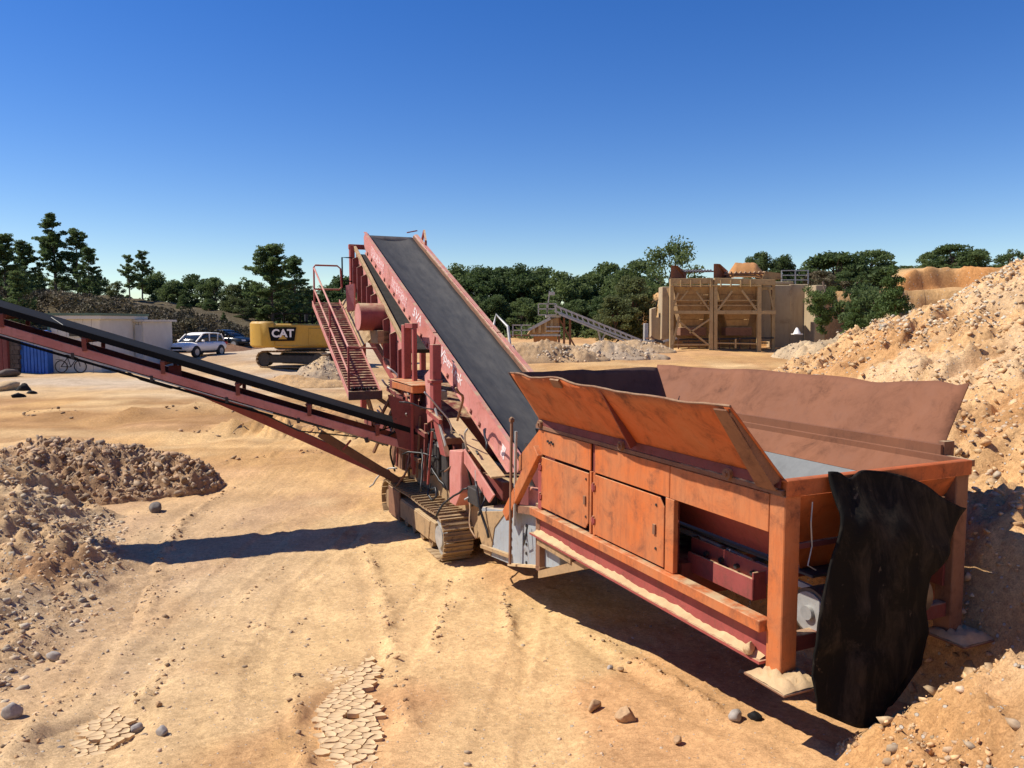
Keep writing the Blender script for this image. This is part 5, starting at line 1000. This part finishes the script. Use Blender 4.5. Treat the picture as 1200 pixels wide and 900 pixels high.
# bicycle
bk = empty('bicycle', A(83, 431, 42.9), R(3), 'dark bicycle leaning on the beige cabin', 'bicycle'); gzb = gz0(42.9)
bx0 = A(83, 431, 42.9).x; bk.location = (bx0, 42.9, gzb)
def ring(c, r, t, n=24): return MB().tube([c + V(r * math.cos(a), 0, r * math.sin(a)) for a in np.linspace(0, 2 * math.pi, n + 1)], t, 6, False)
for x in (-.52, .52):
    w_ = ring(V(x, 0, .34), .33, .03).build('wheel', M['tyre'], bk, smooth='all'); sp = MB()
    for a in np.linspace(0, math.pi, 7)[:-1]: sp.bar(V(x - .32 * math.cos(a), 0, .34 - .32 * math.sin(a)), V(x + .32 * math.cos(a), 0, .34 + .32 * math.sin(a)), .008)
    sp.build('spokes', M['galv'], w_)
MB().tube([(-.52, 0, .34), (-.15, 0, .85), (.38, 0, .85), (.0, 0, .32), (-.52, 0, .34)], .025, 6).tube([(-.15, 0, .85), (.0, 0, .32)], .02, 6).tube([(.52, 0, .34), (.38, 0, .85), (.34, 0, 1.0)], .022, 6).build('frame', M['black'], bk)
MB().tube([(.30, -.28, 1.02), (.38, 0, 1.05), (.30, .28, 1.02)], .02, 6).build('handlebar', M['black'], bk); MB().prism([(-.32, -.08, .95), (-.32, .08, .95), (.0, .02, .95), (.0, -.02, .95)], (0, 0, .06)).build('saddle', M['black'], bk); MB().box((-.75, -.12, .72), (-.4, .12, .74)).build('rack', M['black'], bk)
# ---- cars
def ringpts(x, hw, z0, z1, n=20, p=3.2):
    c = (z0 + z1) / 2; h = (z1 - z0) / 2; out = []
    for k in range(n):
        a = 2 * math.pi * k / n; ca, sa = math.cos(a), math.sin(a); out.append((x, hw * math.copysign(abs(ca)**(2 / p), ca), c + h * math.copysign(abs(sa)**(2 / p), sa)))
    return out
def loft(st, n=20, p=3.2):
    m = MB(); R_ = [ringpts(*s, n=n, p=p) for s in st]; vs = [q for r in R_ for q in r]; fs = [(i * n + j, i * n + (j + 1) % n, (i + 1) * n + (j + 1) % n, (i + 1) * n + j) for i in range(len(st) - 1) for j in range(n)]
    fs += [tuple(range(n))[::-1], tuple(range((len(st) - 1) * n, len(st) * n))]; return m.add(vs, fs)
def car(loc, rz, pm, suv, label):
    c = empty('car', loc, rz, label, 'car', 'cars parked by the embankment'); H = 1.64 if suv else 1.45; b = 0 if suv else -.08
    M_ = M[pm]
    loft([(-2.24, .62, .50 + b, .90 + b), (-2.17, .80, .40 + b, 1.00 + b), (-1.9, .88, .33 + b, 1.06 + b), (-1.0, .92, .28 + b, 1.07 + b), (.2, .92, .27 + b, 1.05 + b), (1.0, .92, .28 + b, 1.03 + b), (1.65, .90, .32 + b, .97 + b), (2.05, .82, .38 + b, .86 + b), (2.2, .70, .44 + b, .76 + b), (2.26, .5, .5 + b, .68 + b)]).build('body', M_, c, smooth='all')
    cab = loft([(-2.06, .66, .9 + b, 1.10 + b), (-1.72, .70, .9 + b, H - .14), (-1.0, .68, .9 + b, H - .03), (-.1, .66, .9 + b, H - .03), (.42, .64, .9 + b, H - .16), (1.15, .68, .9 + b, 1.04 + b)], p=4.0).build('cabin_glass', M['glass'], c, smooth='all')
    loft([(-1.85, .58, H - .16, H - .10), (-1.6, .66, H - .14, H - .02), (-.9, .66, H - .10, H + .01), (-.1, .64, H - .10, H + .01), (.3, .60, H - .16, H - .05), (.42, .52, H - .20, H - .14)], p=3).build('roof', M_, c, smooth='all')
    for s in (-1, 1):
        for (x0, z0, x1, z1) in ((1.12, 1.02 + b, .36, H - .12), (-.35, 1.05 + b, -.38, H - .06), (-1.25, 1.05 + b, -1.35, H - .08), (-2.0, 1.08 + b, -1.74, H - .12)): MB().bar((x0, s * .70, z0), (x1, s * .665, z1), .06, .08).build('pillar', M_, c)
        MB().box((.62, s * .88, 1.02 + b), (.78, s * 1.05, 1.16 + b)).build('mirror', M_, c, bevel=.03)
        MB().prism([(2.02, s * .84, .80 + b), (2.22, s * .62, .78 + b), (2.23, s * .62, .68 + b), (2.06, s * .84, .66 + b)], (.015, s * .012, 0)).build('headlight', M['lamp'], c)
        MB().box((-2.22, s * .60, .80 + b), (-2.10, s * .86, .96 + b)).build('tail_light', M['redlamp'], c)
        MB().box((-1.0, s * .905, .27 + b), (1.0, s * .93, .40 + b)).build('sill', M['tyre'], c, bevel=.01)
        for x, z in ((-.55, .93), (.42, .93)): MB().box((x - .09, s * .915, z + b), (x + .09, s * .945, z + .03 + b)).build('door_handle', M_, c)
        for x in (-1.34, 1.36):
            MB().cyl((x, s * .80, .37 + b), (x, s * .935, .37 + b), .41, 24).build('wheel_arch', M['tyre'], c)
            w = MB().cyl((x, s * .72, .35), (x, s * .95, .35), .345, 28).build('wheel', M['tyre'], c, smooth=True); MB().cyl((x, s * .951, .35), (x, s * .958, .35), .22, 20).build('rim', M['galv'], w)
    MB().box((2.18, -.46, .54 + b), (2.275, .46, .70 + b)).build('grille', M['black'], c, bevel=.02); MB().box((2.10, -.66, .34 + b), (2.22, .66, .46 + b)).build('bumper', M['tyre'], c, bevel=.02); MB().box((2.272, -.26, .47 + b), (2.282, .26, .56 + b)).build('number_plate', M['white'], c)
    return c
x, y = gp(232, 417.5); car((x, y, gz0(y)), R(256), 'carwhite', True, 'white sport utility car parked with its front towards the conveyor')
x, y = gp(266, 408); car((x, y, gz0(y)), R(-18), 'cardark', False, 'dark blue-black car parked behind the white one')
# ---- excavator
ex_x, ex_y = gp(357, 430); ez = gz0(ex_y); ex = empty('excavator', (ex_x, ex_y, ez), R(22), 'yellow crawler excavator seen from behind with a lettered counterweight', 'excavator')
body = MB().prism([(-2.35, -1.35, 1.25), (-1.2, -1.42, 1.2), (2.4, -1.42, 1.2), (2.4, -1.42, 2.35), (1.2, -1.42, 2.55), (-2.3, -1.38, 2.62)], (0, 2.84, 0)).build('engine_house', M['yellow'], ex, bevel=.09)
cwp = []
for a in np.linspace(-1, 1, 15): cwp.append((-2.3 - .75 * (1 - abs(a)**3.2), a * 1.46, 1.22))
cw_ = MB().prism(cwp + [(-1.75, 1.46, 1.22), (-1.75, -1.46, 1.22)], (0, 0, 1.50)).build('counterweight', M['yellow'], ex, bevel=.12, smooth=True)
MB().prism([(-2.02, -1.485, 1.6), (-.72, -1.485, 1.6), (-.60, -1.485, 2.38), (-2.14, -1.485, 2.38)], (0, .05, 0)).build('sign_plate', M['black'], ex)
def text_mesh(txt, size, mat, parent, mtx, off=0):
    c = bpy.data.curves.new('lettering', 'FONT'); c.body = txt; c.size = size; c.extrude = .006; c.offset = off; c.align_x = 'CENTER'; c.align_y = 'CENTER'
    o = bpy.data.objects.new('tmp', c); COL.objects.link(o); dg = bpy.context.evaluated_depsgraph_get(); me = bpy.data.meshes.new_from_object(o.evaluated_get(dg)); bpy.data.objects.remove(o)
    me.materials.clear(); me.materials.append(M[mat]); ob = bpy.data.objects.new('lettering', me); COL.objects.link(ob); ob.parent = parent; ob.matrix_local = mtx; return ob
TM = lambda x, y, z, s=1: Matrix.Translation((x, y, z)) @ Matrix.Rotation(R(90), 4, 'X') @ Matrix.Scale(s, 4)
text_mesh('CAT', .62, 'white', ex, TM(-1.36, -1.492, 2.02), .02)
MB().prism([(-1.62, -1.496, 1.70), (-1.12, -1.496, 1.70), (-1.37, -1.496, 1.96)], (0, .004, 0)).build('emblem', M['yellow'], ex)
for x0 in (.1, 1.25): MB().box((x0, -1.445, 1.35), (x0 + 1.08, -1.415, 2.32)).build('side_door', M['yellow'], ex, bevel=.02)
for k in range(5): MB().box((1.4, -1.46, 1.6 + .1 * k), (2.1, -1.44, 1.64 + .1 * k)).build('vent_slat', M['black'], ex)
MB().box((1.0, -1.46, 1.95), (1.2, -1.44, 2.25)).build('decal', M['white'], ex); MB().box((-1.6, -1.3, 1.10), (2.0, 1.3, 1.24)).build('deck', M['dark'], ex)
MB().box((-1.0, -.9, 2.62), (.6, .6, 2.72)).build('hood', M['black'], ex, bevel=.04); MB().cyl((.2, .4, 2.7), (.2, .4, 3.2), .10, 12).build('exhaust', M['dark'], ex); MB().bar((-1.3, -.9, 3.16), (1.2, -.9, 3.16), .6, .07).build('guard_canopy', M['black'], ex)
for x0 in (-1.2, -.3, .4, 1.1): MB().bar((x0, -.9, 2.5), (x0, -.9, 3.16), .09).build('handrail', M['black'], ex)
cabm = MB().prism([(1.0, .4, 1.25), (2.9, .4, 1.25), (2.9, .4, 2.3), (2.4, .4, 3.15), (1.0, .4, 3.15)], (0, .98, 0)).build('cab', M['black'], ex, bevel=.06); MB().prism([(1.15, .39, 2.0), (2.75, .39, 2.0), (2.3, .39, 3.0), (1.15, .39, 3.0)], (0, .005, 0)).build('cab_window', M['glass'], cabm)
bm_ = MB().prism([(2.0, -.3, 1.6), (3.6, -.3, 2.5), (5.6, -.3, 1.7), (5.5, -.3, 1.2), (3.7, -.3, 1.95), (2.1, -.3, 1.25)], (0, .6, 0)).build('boom', M['yellow'], ex, bevel=.04); MB().prism([(5.6, -.22, 1.8), (6.3, -.22, 1.5), (5.9, -.22, .4), (5.6, -.22, .4), (5.4, -.22, 1.2)], (0, .44, 0)).build('stick', M['yellow'], ex, bevel=.03); MB().prism([(5.9, -.6, .5), (6.3, -.6, .1), (5.6, -.6, .0), (5.2, -.6, .3), (5.5, -.6, .6)], (0, 1.2, 0)).build('bucket', M['dark'], ex, bevel=.03)
uc = MB().box((-.9, -.9, .45), (.9, .9, 1.0)).cyl((0, 0, 1.0), (0, 0, 1.12), .75, 24).build('undercarriage', M['dark'], ex); uc.rotation_euler = (0, 0, R(-38))
shm = MB().box((-.10, -.35, -.02), (.10, .35, .02)).box((-.08, -.35, .02), (-.06, .35, .06)).mesh('track_shoe'); shm.materials.append(M['track'])
for s in (-1, 1):
    fr_ = MB().box((-1.7, s * 1.25 - .2, .3), (1.7, s * 1.25 + .2, .78)).build('track_frame', M['dark'], uc, bevel=.05); L, r = 3.6, .44; per = 2 * L + 2 * math.pi * r; n = 44
    for x_ in (-1.8, 1.8): MB().cyl((x_, s * 1.25 - .22, .5), (x_, s * 1.25 + .22, .5), .40, 20).build('wheel', M['dark'], uc)
    for k in range(n):
        d = k * per / n
        if d < L: p, a = (-L / 2 + d, .5 + r), 0
        elif d < L + math.pi * r: t_ = (d - L) / r; p, a = (L / 2 + r * math.sin(t_), .5 + r * math.cos(t_)), t_
        elif d < 2 * L + math.pi * r: p, a = (L / 2 - (d - L - math.pi * r), .5 - r), math.pi
        else: t_ = (d - 2 * L - math.pi * r) / r; p, a = (-L / 2 - r * math.sin(t_), .5 - r * math.cos(t_)), math.pi + t_
        inst('track_shoe', shm, uc, (p[0], s * 1.25, p[1]), (0, a, 0))
# ------------------------------------------------------------------ trees and scrub
M['pine'] = leafmat('pine_needles', (.10, .15, .05), (.18, .235, .08), .45); M['oak'] = leafmat('oak_leaves', (.078, .118, .040), (.155, .20, .066), .45); M['young'] = leafmat('young_pine', (.075, .12, .03), (.12, .17, .045)); M['olive'] = leafmat('olive_leaves', (.10, .125, .045), (.165, .185, .07), .4)
M['dry'] = leafmat('dry_scrub', (.17, .13, .075), (.095, .095, .045)); M['heath'] = leafmat('dark_heath', (.055, .045, .028), (.075, .07, .035))
def leaves(name, cl, size, n, seed, mat, flat=1.0):
    """leaf-sized faces spread through clumps: cl = (centre, rx, rz, weight)"""
    r = np.random.RandomState(seed); w = np.array([c[3] for c in cl], float); w /= w.sum(); idx = r.choice(len(cl), n, p=w)
    C = np.array([c[0][:] for c in cl])[idx]; RX = np.array([c[1] for c in cl])[idx]; RZ = np.array([c[2] for c in cl])[idx]
    d = r.normal(size=(n, 3)); d /= np.linalg.norm(d, axis=1)[:, None]; rad = r.uniform(0, 1, n)**.45
    p = C + d * rad[:, None] * np.stack([RX, RX, RZ], 1); u = r.normal(size=(n, 3)); u[:, 2] *= flat; u /= np.linalg.norm(u, axis=1)[:, None]; v = np.cross(u, r.normal(size=(n, 3))); v /= np.linalg.norm(v, axis=1)[:, None]
    s = size * r.uniform(.6, 1.4, n)[:, None]; q = np.stack([p - u * s, p + v * s * .45, p + u * s, p - v * s * .45], 1).reshape(-1, 3)
    me = bpy.data.meshes.new(name); me.vertices.add(4 * n); me.vertices.foreach_set('co', q.ravel()); me.loops.add(4 * n); me.loops.foreach_set('vertex_index', np.arange(4 * n)); me.polygons.add(n); me.polygons.foreach_set('loop_start', np.arange(0, 4 * n, 4)); me.update(calc_edges=True); me.materials.append(M[mat]); return me
def limb(m, p, q, r0, r1, rnd, n=5):
    pts = [Vector(p).lerp(Vector(q), i / n) + (V(rnd.uniform(-1, 1), rnd.uniform(-1, 1), rnd.uniform(-.5, .5)) * .06 * (Vector(q) - Vector(p)).length if 0 < i < n else V(0, 0, 0)) for i in range(n + 1)]; m.tube(pts, [r0 + (r1 - r0) * i / n for i in range(n + 1)], 6, False)
def broad(seed, mat, H=8, wid=3.2, low=.08, n=11000, ncl=60, cs=None, ls=.16):
    cs = cs or H / 8
    rnd = random.Random(seed); m = MB(); top = V(rnd.uniform(-.4, .4), rnd.uniform(-.4, .4), H * .7); limb(m, (0, 0, -.3), top, .20, .06, rnd, 6); cl = []
    for k in range(ncl):
        a = rnd.uniform(0, 6.28); f = rnd.uniform(0, 1); z = H * (low + (.93 - low) * f); prof = math.sin(math.pi * min(1, .18 + .80 * f))**.7; r = wid * prof * rnd.uniform(.35, 1.0)
        c = V(r * math.cos(a), r * math.sin(a), z); cl.append((c, rnd.uniform(.55, 1.15) * cs, rnd.uniform(.4, .8) * cs, rnd.uniform(.6, 1.3)))
        if k % 2 == 0: limb(m, V(0, 0, max(.3, z * .55)), c, .07, .02, rnd, 4)
    t_ = m.mesh('trunk'); t_.materials.append(M['bark']); return t_, leaves('crown', cl, ls, n, seed, mat), H
def pine(seed, mat, H=11, wid=3.1, n=12000, start=.18, dens=64):
    rnd = random.Random(seed); m = MB(); lean = V(rnd.uniform(-.4, .4), rnd.uniform(-.3, .3), 0); m.tube([V(lean.x * f_ * f_, lean.y * f_ * f_, -.3 + (H * .97 + .3) * f_) + V(rnd.uniform(-.07, .07), rnd.uniform(-.07, .07), 0) for f_ in np.linspace(0, 1, 9)], list(np.linspace(.17, .03, 9)), 6, False); cl = []
    for k in range(dens):
        f = rnd.uniform(0, 1)**.9; z = H * (start + (.97 - start) * f); r = wid * (1 - .80 * f) * rnd.uniform(.2, 1.1) + .12; a = rnd.uniform(0, 6.28); b = V(lean.x * z / H, lean.y * z / H, z - .25 * r)
        c = V(b.x + r * math.cos(a), b.y + r * math.sin(a), z + .22 * r); limb(m, b, c, .045, .012, rnd, 3)
        [cl.append((b.lerp(c, q_) + V(rnd.uniform(-.25, .25), rnd.uniform(-.25, .25), rnd.uniform(-.15, .25)), rnd.uniform(.2, .42), rnd.uniform(.16, .34), .4 + .5 * q_)) for q_ in (.35, .6, .8, .95, 1.08)]
    cl.append((V(lean.x, lean.y, H * .97), .35, .5, .7)); t_ = m.mesh('trunk'); t_.materials.append(M['bark']); return t_, leaves('crown', cl, .14, n, seed, mat, .9), H
def cone_tree(seed, mat, H=4, wid=1.5, n=11000):
    rnd = random.Random(seed); m = MB(); limb(m, (0, 0, -.2), (0, 0, H * .96), .08, .015, rnd, 6); cl = []
    for k in range(60):
        f = rnd.uniform(0, 1); z = H * (.05 + .9 * f); r = wid * (1 - .85 * f) * rnd.uniform(.3, 1.0); a = rnd.uniform(0, 6.28); cl.append((V(r * math.cos(a), r * math.sin(a), z), .28 + .15 * (1 - f), .30, 1))
    t_ = m.mesh('trunk'); t_.materials.append(M['bark']); return t_, leaves('crown', cl, .075, n, seed, mat, 1.6), H
PB = [broad(401, 'oak'), broad(402, 'oak', wid=3.6), broad(403, 'oak', H=8, wid=2.7, low=.08), broad(404, 'olive', wid=3.0, low=.08)]
PP = [pine(411, 'pine'), pine(412, 'pine', wid=2.5, start=.28), pine(413, 'pine', wid=3.4, start=.10, n=17000, dens=100)]
SP = broad(421, 'oak', H=10, wid=4.2, low=.36, n=5000, ncl=34); WT = broad(423, 'oak', H=4.2, wid=3.4, low=.0, n=10000, ncl=66, cs=.85, ls=.16); SW = broad(424, 'oak', H=4, wid=2.4, low=.1, n=1500, ncl=26, cs=.7, ls=.16)
YP = cone_tree(431, 'young'); SH = broad(441, 'oak', H=3, wid=1.9, low=.06, n=6500, ncl=40, cs=.6, ls=.10); SO = broad(442, 'olive', H=3, wid=1.9, low=.06, n=6500, ncl=40, cs=.6, ls=.10); SD = broad(443, 'dry', H=2.4, wid=2.2, low=.05, n=6500, ncl=36, cs=.5, ls=.10)
def tree(kind, px, pyt, Y, zb, wide, label, group=None, name='tree', cat='tree', rz=None):
    t_, c_, H = kind; p = at(px, pyt, Y); h = p.z - zb; s = h / H
    r = empty(name, (p.x, Y, zb), rz if rz is not None else (px * 7.3) % 6.28, label, cat, group); r.scale = (s * wide, s * wide, s)
    inst('trunk', t_, r); inst('crown', c_, r); return r
def gh(x, Y): return float(base(np.array([float(Y)]))[0])
def ez_(x, Y): return float(emb_f(np.array([float(x)]), np.array([float(Y)]))[0])
def hl_(x, Y): return float(hill_f(np.array([float(x)]), np.array([float(Y)]))[0])
LW = 'pines of the left wood'
for px, pyt, Y, k, w, lb in [(-28, 262, 66, 2, 1.0, 'dense pine at the far left edge of the wood'), (4, 274, 64, 2, 1.35, 'dense dark pine cut by the left edge'), (26, 282, 70, 2, 1.3, 'pine between the dense edge pine and the tallest pine'),
        (62, 251, 72, 1, 1.3, 'tallest pine on the left, its bare leader highest of all'), (88, 268, 73, 0, 1.25, 'pine just right of the tallest one on the left'), (102, 290, 70, 0, 1.1, 'shorter ragged pine right of the tall left pair'),
        (150, 299, 78, 1, 1.05, 'thin pine, left of the slender pair above the sheds'), (165, 294, 80, 1, 1.1, 'thin pine, right of the slender pair above the sheds'),
        (318, 286, 78, 2, 1.5, 'big spreading pine above the excavator'), (345, 300, 82, 0, 1.2, 'slimmer pine right of the big spreading pine')]:
    x = at(px, 300, Y).x; tree(PP[k], px, pyt, Y, max(gh(x, Y), ez_(x, Y)) - .2, w, lb, None, 'pine_tree')
TL = 'dark green tree in the wooded line behind the sheds and cars'
for i, (px, pyt, Y, k, w) in enumerate([(-40, 315, 85, 0, 1.2), (10, 312, 88, 1, 1.3), (45, 318, 80, 2, 1.2), (75, 322, 84, 0, 1.2), (112, 322, 86, 1, 1.2), (135, 330, 80, 3, 1.2), (180, 318, 90, 2, 1.2), (205, 326, 86, 0, 1.2), (228, 320, 88, 1, 1.15), (252, 324, 84, 1, 1.2), (275, 332, 82, 3, 1.2), (298, 328, 88, 0, 1.2), (335, 330, 92, 1, 1.3), (360, 335, 88, 3, 1.2), (385, 332, 90, 0, 1.3), (402, 322, 95, 1, 1.2), (430, 326, 92, 2, 1.3), (455, 330, 95, 0, 1.3), (215, 345, 76, 2, 1.2), (285, 350, 76, 3, 1.3), (318, 352, 80, 0, 1.5), (350, 355, 82, 3, 1.4), (245, 350, 78, 0, 1.4), (180, 345, 80, 1, 1.3), (150, 345, 82, 0, 1.3)]):
    x = at(px, 330, Y).x; tree(PB[k], px, pyt, Y, max(gh(x, Y), ez_(x, Y)) - .3, w, TL, 'trees behind the sheds and cars')
TC = 'dark green tree in the dense wooded line behind the far conveyor'
for i, (px, pyt, Y, k, w) in enumerate([(478, 318, 96, 0, 1.3), (510, 316, 95, 1, 1.3), (540, 309, 92, 2, 1.25), (563, 308, 90, 0, 1.2), (590, 311, 92, 1, 1.2), (614, 309, 90, 2, 1.2), (636, 309, 92, 0, 1.2), (655, 317, 88, 1, 1.2), (678, 322, 90, 2, 1.2), (697, 315, 92, 0, 1.1), (715, 306, 94, 1, 1.1), (735, 325, 88, 2, 1.2), (550, 345, 80, 0, 1.4), (580, 345, 80, 2, 1.4), (612, 348, 80, 1, 1.4), (645, 350, 79, 0, 1.4), (675, 350, 79, 1, 1.4), (705, 345, 79, 0, 1.3), (520, 345, 80, 1, 1.4), (490, 345, 82, 0, 1.4)]):
    tree(PB[k], px, pyt, Y, gh(0, Y) - .3, w, TC, 'trees behind the far conveyor')
tree(SP, 790, 277, 74, gh(0, 74), 1.0, 'open-crowned tree with sky showing through, behind the left bin'); tree(PB[0], 752, 300, 80, gh(0, 80), 1.1, 'dense tree just left of the open-crowned one')
tree(PB[3], 742, 322, 68, gh(0, 68), 1.25, 'olive green willow-like bush tree left of the concrete pier'); tree(PB[3], 722, 345, 66, gh(0, 66), 1.2, 'lower olive green bush in front of the wooded line'); tree(PB[0], 765, 330, 72, gh(0, 72), 1.3, 'dark tree behind the narrow concrete pier'); tree(PB[1], 815, 322, 76, gh(0, 76), 1.3, 'dark tree behind the empty left bin')
for px, pyt, Y, kk, w, lb in [(890, 294, 78, PB[1], 1.0, 'rounded tree behind the sand-filled bin'), (918, 298, 80, PB[2], 1.1, 'tree right of the rounded one above the guard rail'), (945, 310, 82, PB[0], 1.2, 'low dark tree above the right end of the concrete wall'),
        (982, 297, 80, WT, 1.35, 'broad dark tree, left of the two rounded crowns on the bank'), (1022, 294, 82, WT, 1.4, 'second broad dark tree left of the ochre bank gap'), (1117, 287, 80, WT, 1.3, 'wide rounded dark tree standing on the ochre bank'), (1093, 296, 82, WT, 1.2, 'smaller tree merging with the left of the wide tree on the bank'), (1146, 293, 82, WT, 1.25, 'smaller tree merging with the right of the wide tree on the bank'), (1186, 292, 86, SW, 1.0, 'thin half-bare tree behind the crest of the sand pile')]:
    x = at(px, 300, Y).x; tree(kk, px, pyt, Y, max(gh(x, Y), hl_(x, Y) if 31 < x < 95 else 0, 6.7 if 12 < x < 38 else 0) - .6, w, lb)
for px, pyt, Y, kk, w, lb, nm in [(1047, 311, 45, YP, 1.0, 'light green young pine on the slope left of the sand pile', 'young_pine'), (1012, 334, 58, SH, .75, 'large dark bush below the broad trees right of the wall', 'bush'), (990, 350, 57, SH, .6, 'dark bush against the right end of the concrete wall', 'bush'), (1026, 340, 55, SH, .85, 'dark bush just left of the young pine', 'bush'),
        (1003, 352, 46, YP, 1.0, 'small green pine below the dark bushes', 'young_pine'), (962, 318, 62, SD, 1.3, 'brownish dry bush overhanging the top of the concrete wall', 'bush'), (962, 392, 50, YP, 1.0, 'tuft of green scrub at the foot of the gravel heap', 'young_pine'), (990, 318, 66, SH, 1.4, 'wide dark bush behind the dry bush', 'bush'),
        (262, 366, 70, YP, 1.1, 'bright green young pine behind the dark car', 'young_pine'), (20, 318, 57, PP[2], 1.2, 'olive pine in front of the left wood, above the red post', 'pine_tree'), (-14, 330, 55, YP, 1.0, 'yellow green young pine at the left edge above the conveyor', 'young_pine')]:
    x = at(px, 340, Y).x; zb = gh(x, Y)
    if 31 < x and Y > 48: zb = hl_(x, Y) + .1
    if px == 1047: zb = 4.3
    if px == 1003: zb = 3.6
    if px in (962, 990): zb = 6.7
    if px in (1006, 988, 1022): zb = 4.4
    if x < -14 and Y > 50: zb = ez_(x, Y)
    tree(kk, px, pyt, Y, zb - .15, w, lb, None, nm, 'bush' if nm == 'bush' else 'tree')
# scrub on the embankment: a mass nobody could count
r5 = np.random.RandomState(9); cl1 = []; cl2 = []
for k in range(620):
    x = r5.uniform(-60, -19); y = r5.uniform(54.5, 68); z = ez_(x, y); s = r5.uniform(.35, .8)
    if z > gh(x, y) + .5: (cl1 if r5.uniform() < .55 else cl2).append((V(x, y, z + s * .4), s * 1.3, s * .8, s))
for nm, cl_, mt, lb in (('dry_scrub', cl1, 'dry', 'dry brown scrub covering the embankment behind the sheds'), ('dark_scrub', cl2, 'heath', 'dark heath scrub among the dry brush on the embankment')):
    me = leaves(nm, cl_, .12, 52000, 55, mt); o = inst(nm, me); tag(o, lb, 'scrub', None, 'stuff')
cl3 = []
for k in range(260):
    x = r5.uniform(-60, 45); y = r5.uniform(72, 84); s = r5.uniform(.5, 1.1); cl3.append((V(x, y, gh(x, y) + s * .6), s * 1.6, s, s))
o = inst('undergrowth', leaves('undergrowth', cl3, .22, 30000, 57, 'oak')); tag(o, 'dark undergrowth along the foot of the woods', 'undergrowth', None, 'stuff')
